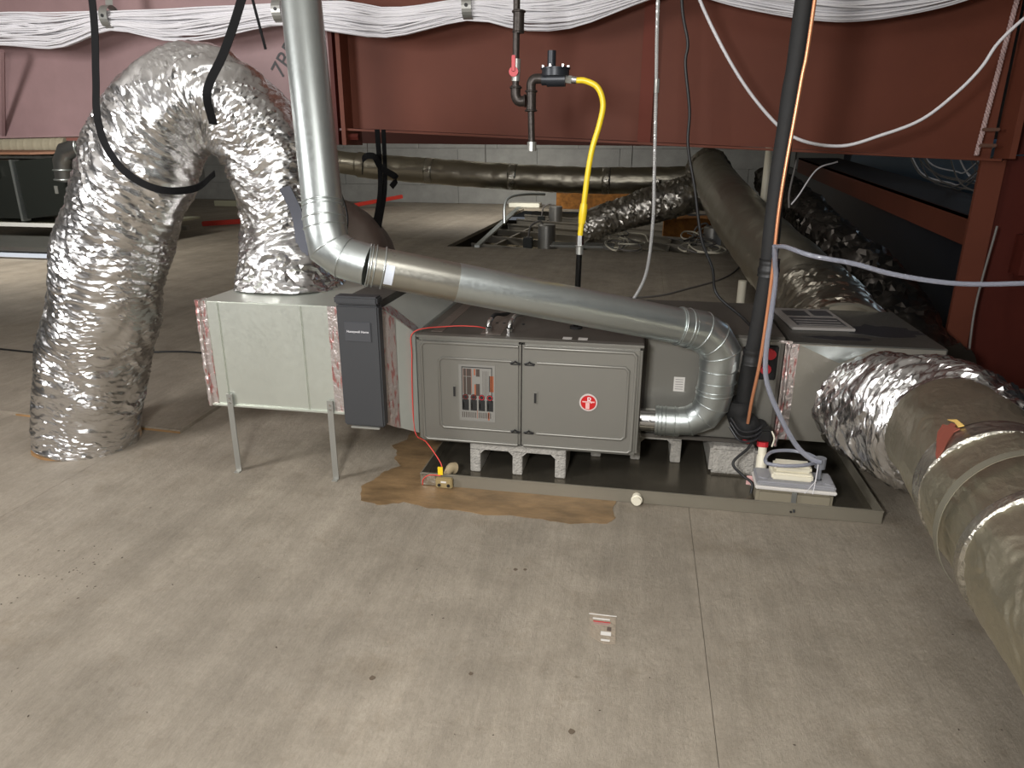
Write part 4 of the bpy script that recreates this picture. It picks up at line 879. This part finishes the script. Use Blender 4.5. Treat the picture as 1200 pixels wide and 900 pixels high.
ah.part('cover', quadprism(B(), [(-9.5, 8.9, 1.19), (-8.4, 8.9, 1.19), (-7.5, 9.3, 1.22), (-9.5, 9.5, 1.22)], (0, 0, -.03)), mat('tan_cover', (150, 108, 84), .7))
o = T('lower_metal_tray', 'flat galvanised tray lying low under the far air handler shelf', 'tray', (-7.9, 7.6, .03))
o.part('tray', box(B(), -9.3, -6.85, 7.3, 8.3, .07, .13, .004), GALVD); o.part('front_rail', box(B(), -9.4, -6.5, 7.22, 7.26, .02, .065), mat('pale_rail', (190, 200, 214), .4)); 
bm = B()
for x in (-9.2, -6.95): 
    for y in (7.4, 8.2): box(bm, x, x+.06, y, y+.06, 0, .07)
o.part('foot', bm, STEEL)
bm = B(); rod(bm, (-7.15, 8.38, .24), (-6.98, 7.85, .14), .008, 6); o.part('hanger_rod', bm, STEEL)
wf = T('white_flex_duct', 'dusty white ribbed flexible duct over the far air handler', 'duct', (-8.5, 9.4, 1.3))
bm = B(); tube(bm, spline([(-10.4, 9.6, 1.26), (-9.0, 9.6, 1.27), (-8.35, 9.6, 1.28)], 120), lambda t: .135+.006*(1 if int(t*120) % 8 < 2 else 0), 28); wf.part('sleeve', bm, FLEXW, 1)
fv = T('far_vent_elbow', 'dark metal vent elbow at the far air handler beside the foil arch', 'vent pipe', (-7.3, 8.3, 1))
bm = B(); tube(bm, [(-6.6, 8.34, 1.27), (-7.1, 8.34, 1.26), (-7.32, 8.34, 1.20), (-7.40, 8.34, 1.08), (-7.42, 8.34, .84)], .12, 24); fv.part('elbow', bm, galv_mat('dark_galv', (120, 120, 118), .3, .9), .5)
bm = B(); ringbead(bm, (-7.41, 8.34, .98), (0, 0, 1), .124, .012, 24); ringbead(bm, (-7.42, 8.34, .86), (0, 0, 1), .124, .012, 24); ringbead(bm, (-7.1, 8.34, 1.26), (1, 0, 0), .124, .012, 24); fv.part('collar_bead', bm, GALV, 1.2)
for a, b, lab in (((-7.25, 10.9, .05), (-6.3, 11.6, .08), 'red bar on the floor seen through the foil arch'), ((-6.35, 14.6, .05), (-5.4, 15.8, .22), 'red bar on the floor right of the vertical vent pipe')):
    o = link('red_bar', box(B(), -(Vector(b)-Vector(a)).length/2, (Vector(b)-Vector(a)).length/2, -.03, .03, -.04, .04, .01), REDBAR); v = Vector(b)-Vector(a); o.location = (Vector(a)+Vector(b))/2; o.rotation_euler = (0, -math.asin(v.z/v.length), math.atan2(v.y, v.x)); tag(o, lab, 'bar')
o = link('grey_bar', box(B(), -8.0, -7.2, 10.4, 10.5, .0, .06, .005), STEEL); tag(o, 'short grey bar lying left of the red bar seen through the foil arch', 'bar')
o = link('pale_board', box(B(), -9.6, -8.0, 15.0, 15.1, 0, .12, .005), PALEP); tag(o, 'narrow pale board standing far back behind the foil arch', 'board')
o = link('red_floor_bar', box(B(), -8.9, -7.4, 7.0, 7.06, 0, .04, .005), REDBAR); tag(o, 'red bar on the floor at the left edge of the view', 'bar')
# loose board behind the arch base
bb = T('loose_floor_board', 'thin grey board lying on the floor behind the foil arch base', 'board', (-2.6, 3.0, 0))
bb.part('board', quadprism(B(), [(-3.4, 2.80, .0003), (-2.06, 2.715, .0003), (-2.10, 3.7, .0003), (-3.5, 3.75, .0003)], (0, 0, .016)), FLOOR)
bb.part('edge', quadprism(B(), [(-3.0, 2.770, .0005), (-2.058, 2.711, .0005), (-2.06, 2.714, .0005), (-3.0, 2.774, .0005)], (0, 0, .009)), WOOD)

# ================================================================== OPENED CEILING BEHIND
oc = T('suspended_ceiling_grid', 'dusty suspended ceiling grid showing through the floor opening at the back', 'ceiling grid', (-.5, 12.5, -.2))
oc.part('tile_backs', box(B(), -3.4, 2.4, 8.4, 16.6, -.36, -.33), TILE)
def gridbar(x0, y0, x1, y1, z=-.12, m=None):
    v = Vector((x1-x0, y1-y0, 0)); L = v.length; mx = Matrix.Translation(((x0+x1)/2, (y0+y1)/2, z)) @ Matrix.Rotation(math.atan2(v.y, v.x), 4, 'Z')
    bm = B(); box(bm, -L/2, L/2, -.018, .018, -.012, .012, 0, mx); box(bm, -L/2, L/2, -.004, .004, -.10, -.01, 0, mx); oc.part('grid_bar', bm, m or mat('grid_steel', (150, 146, 136), .4, .5))
GB = mat('grid_steel', (140, 134, 122), .4, .5)
for k in range(7): gridbar(-2.55, 16.6-k*1.0, 1.5, 14.3-k*.93, m=GB)
for k in range(3): gridbar(-2.3+k*1.3, 9.4, -1.9+k*1.3, 15.6, -.15, GB)
eg = T('opening_edge_rail', 'pale metal edge rail along the left side of the floor opening', 'rail', (-2.5, 12, 0))
bm = B(); quadprism(bm, [(-2.20, 9.30, .002), (-2.13, 9.30, .002), (-2.68, 15.9, .002), (-2.78, 15.9, .002)], (0, 0, .03)); eg.part('rail', bm, GALV)
bm = B(); tube(bm, spline([(-2.35, 12.2, .02), (-2.42, 12.6, .3), (-2.4, 13.0, .42), (-2.2, 13.6, .44), (-1.9, 14, .42)], 20), .025, 8); eg.part('bent_rod', bm, GALV, 1)
for (x, y, lab) in ((-1.45, 11.0, 'metal recessed light can left of the sagging foil flex in the opening'), (1.05, 11.2, 'metal recessed light can at the right of the opening behind the black cable'), (-1.75, 14.6, 'smaller looking metal light can furthest back in the opening')):
    t = T('recessed_light_can', lab, 'light fixture', (x, y, -.33), group='recessed light cans in the opened ceiling')
    bm = B(); tube(bm, [(x, y, -.329), (x, y, .14), (x, y, .155)], lambda q: .135 if q < .9 else .12, 28); t.part('can', bm, galv_mat('can_metal', (170, 168, 162), .35, .8), .7)
    t.part('junction_box', box(B(), x-.36, x-.22, y-.08, y+.08, -.22, -.05, .01), AHUB)
    bm = B(); tube(bm, spline([(x-.29, y, -.06), (x-.25, y, .12), (x-.12, y, .2), (x-.06, y, .15)], 14), .014, 8); t.part('whip', bm, GREYC, 1)
for x0, x1, y0, y1, z1, lab in ((-1.9, .1, 15.9, 16.3, .32, 'orange fibreglass batt along the far edge of the floor opening'), (.35, 1.45, 12.3, 12.8, .18, 'orange fibreglass batt piled below the right of the far duct junction')):
    bm = B(); box(bm, x0, x1, y0, y1, -.32 if z1 < .2 else .001, z1); bmesh.ops.subdivide_edges(bm, edges=bm.edges[:], cuts=9, use_grid_fill=True)
    for v in bm.verts: v.co += Vector((0, .04*fb(v.co*5), (.05*fb(v.co*4) if v.co.z > .05 else 0)))
    o = link('insulation_batt', bm, BATT, None, 1); tag(o, lab, 'insulation')
o = link('white_offcut', box(B(), -3.0, -2.3, 16.1, 16.5, .0, .09, .01), mat('white_offcut', (230, 228, 214), .5)); tag(o, 'bright white offcut against the back wall beyond the rail', 'offcut')
for i, lab in enumerate(('pale cable tangle beneath the sagging foil flex', 'pale cable tangle at the right side of the floor opening')):
    t = T('loose_wire_tangle', lab, 'cable', (0, 10, 0)); cx = -.2+.9*i; 
    for k in range(7):
        x0 = cx+random.uniform(-.2, .2); y0 = random.uniform(9.2, 11); ra = random.uniform(.12, .3); P = [(x0+ra*math.cos(q*1.1+k), y0+ra*2.2*math.sin(q*1.1+k), .03+.05*random.random()) for q in range(5)]+[(x0+random.uniform(-.3, .3), y0+1.2, .04)]
        bm = B(); tube(bm, spline(P, 40), .011, 5); t.part('wire', bm, GREYC if k % 2 else CREAM, 1.2)

# floor scrap
sc = T('flattened_wrapper', 'small flattened clear wrapper stuck to the bare floor in front of the pan', 'wrapper', (-.04, 1.67, 0))
sc.part('film', quadprism(B(), [(-.082, 1.728, .0004), (-.008, 1.712, .0004), (-.004, 1.60, .0004), (-.035, 1.595, .0004), (-.076, 1.622, .0004)], (0, 0, .0012)), mat('film', (150, 138, 122), .3, bump=.5, bscale=60))
for (x0, x1, y0, y1, m) in ((-.072, -.024, 1.696, 1.702, WPLAST), (-.070, -.022, 1.684, 1.688, REDC), (-.068, -.026, 1.674, 1.682, mat('mauve', (160, 130, 124), .5)), (-.046, -.018, 1.63, 1.645, WPLAST), (-.030, -.018, 1.65, 1.667, mat('scrap_dark', (92, 80, 72), .5)), (-.044, -.020, 1.606, 1.613, WPLAST)):
    sc.part('print', box(B(), x0, x1, y0, y1, .0017, .0021), m)
sc.part('crease', box(B(), -.084, -.006, 1.716, 1.719, .0016, .0026), WPLAST)
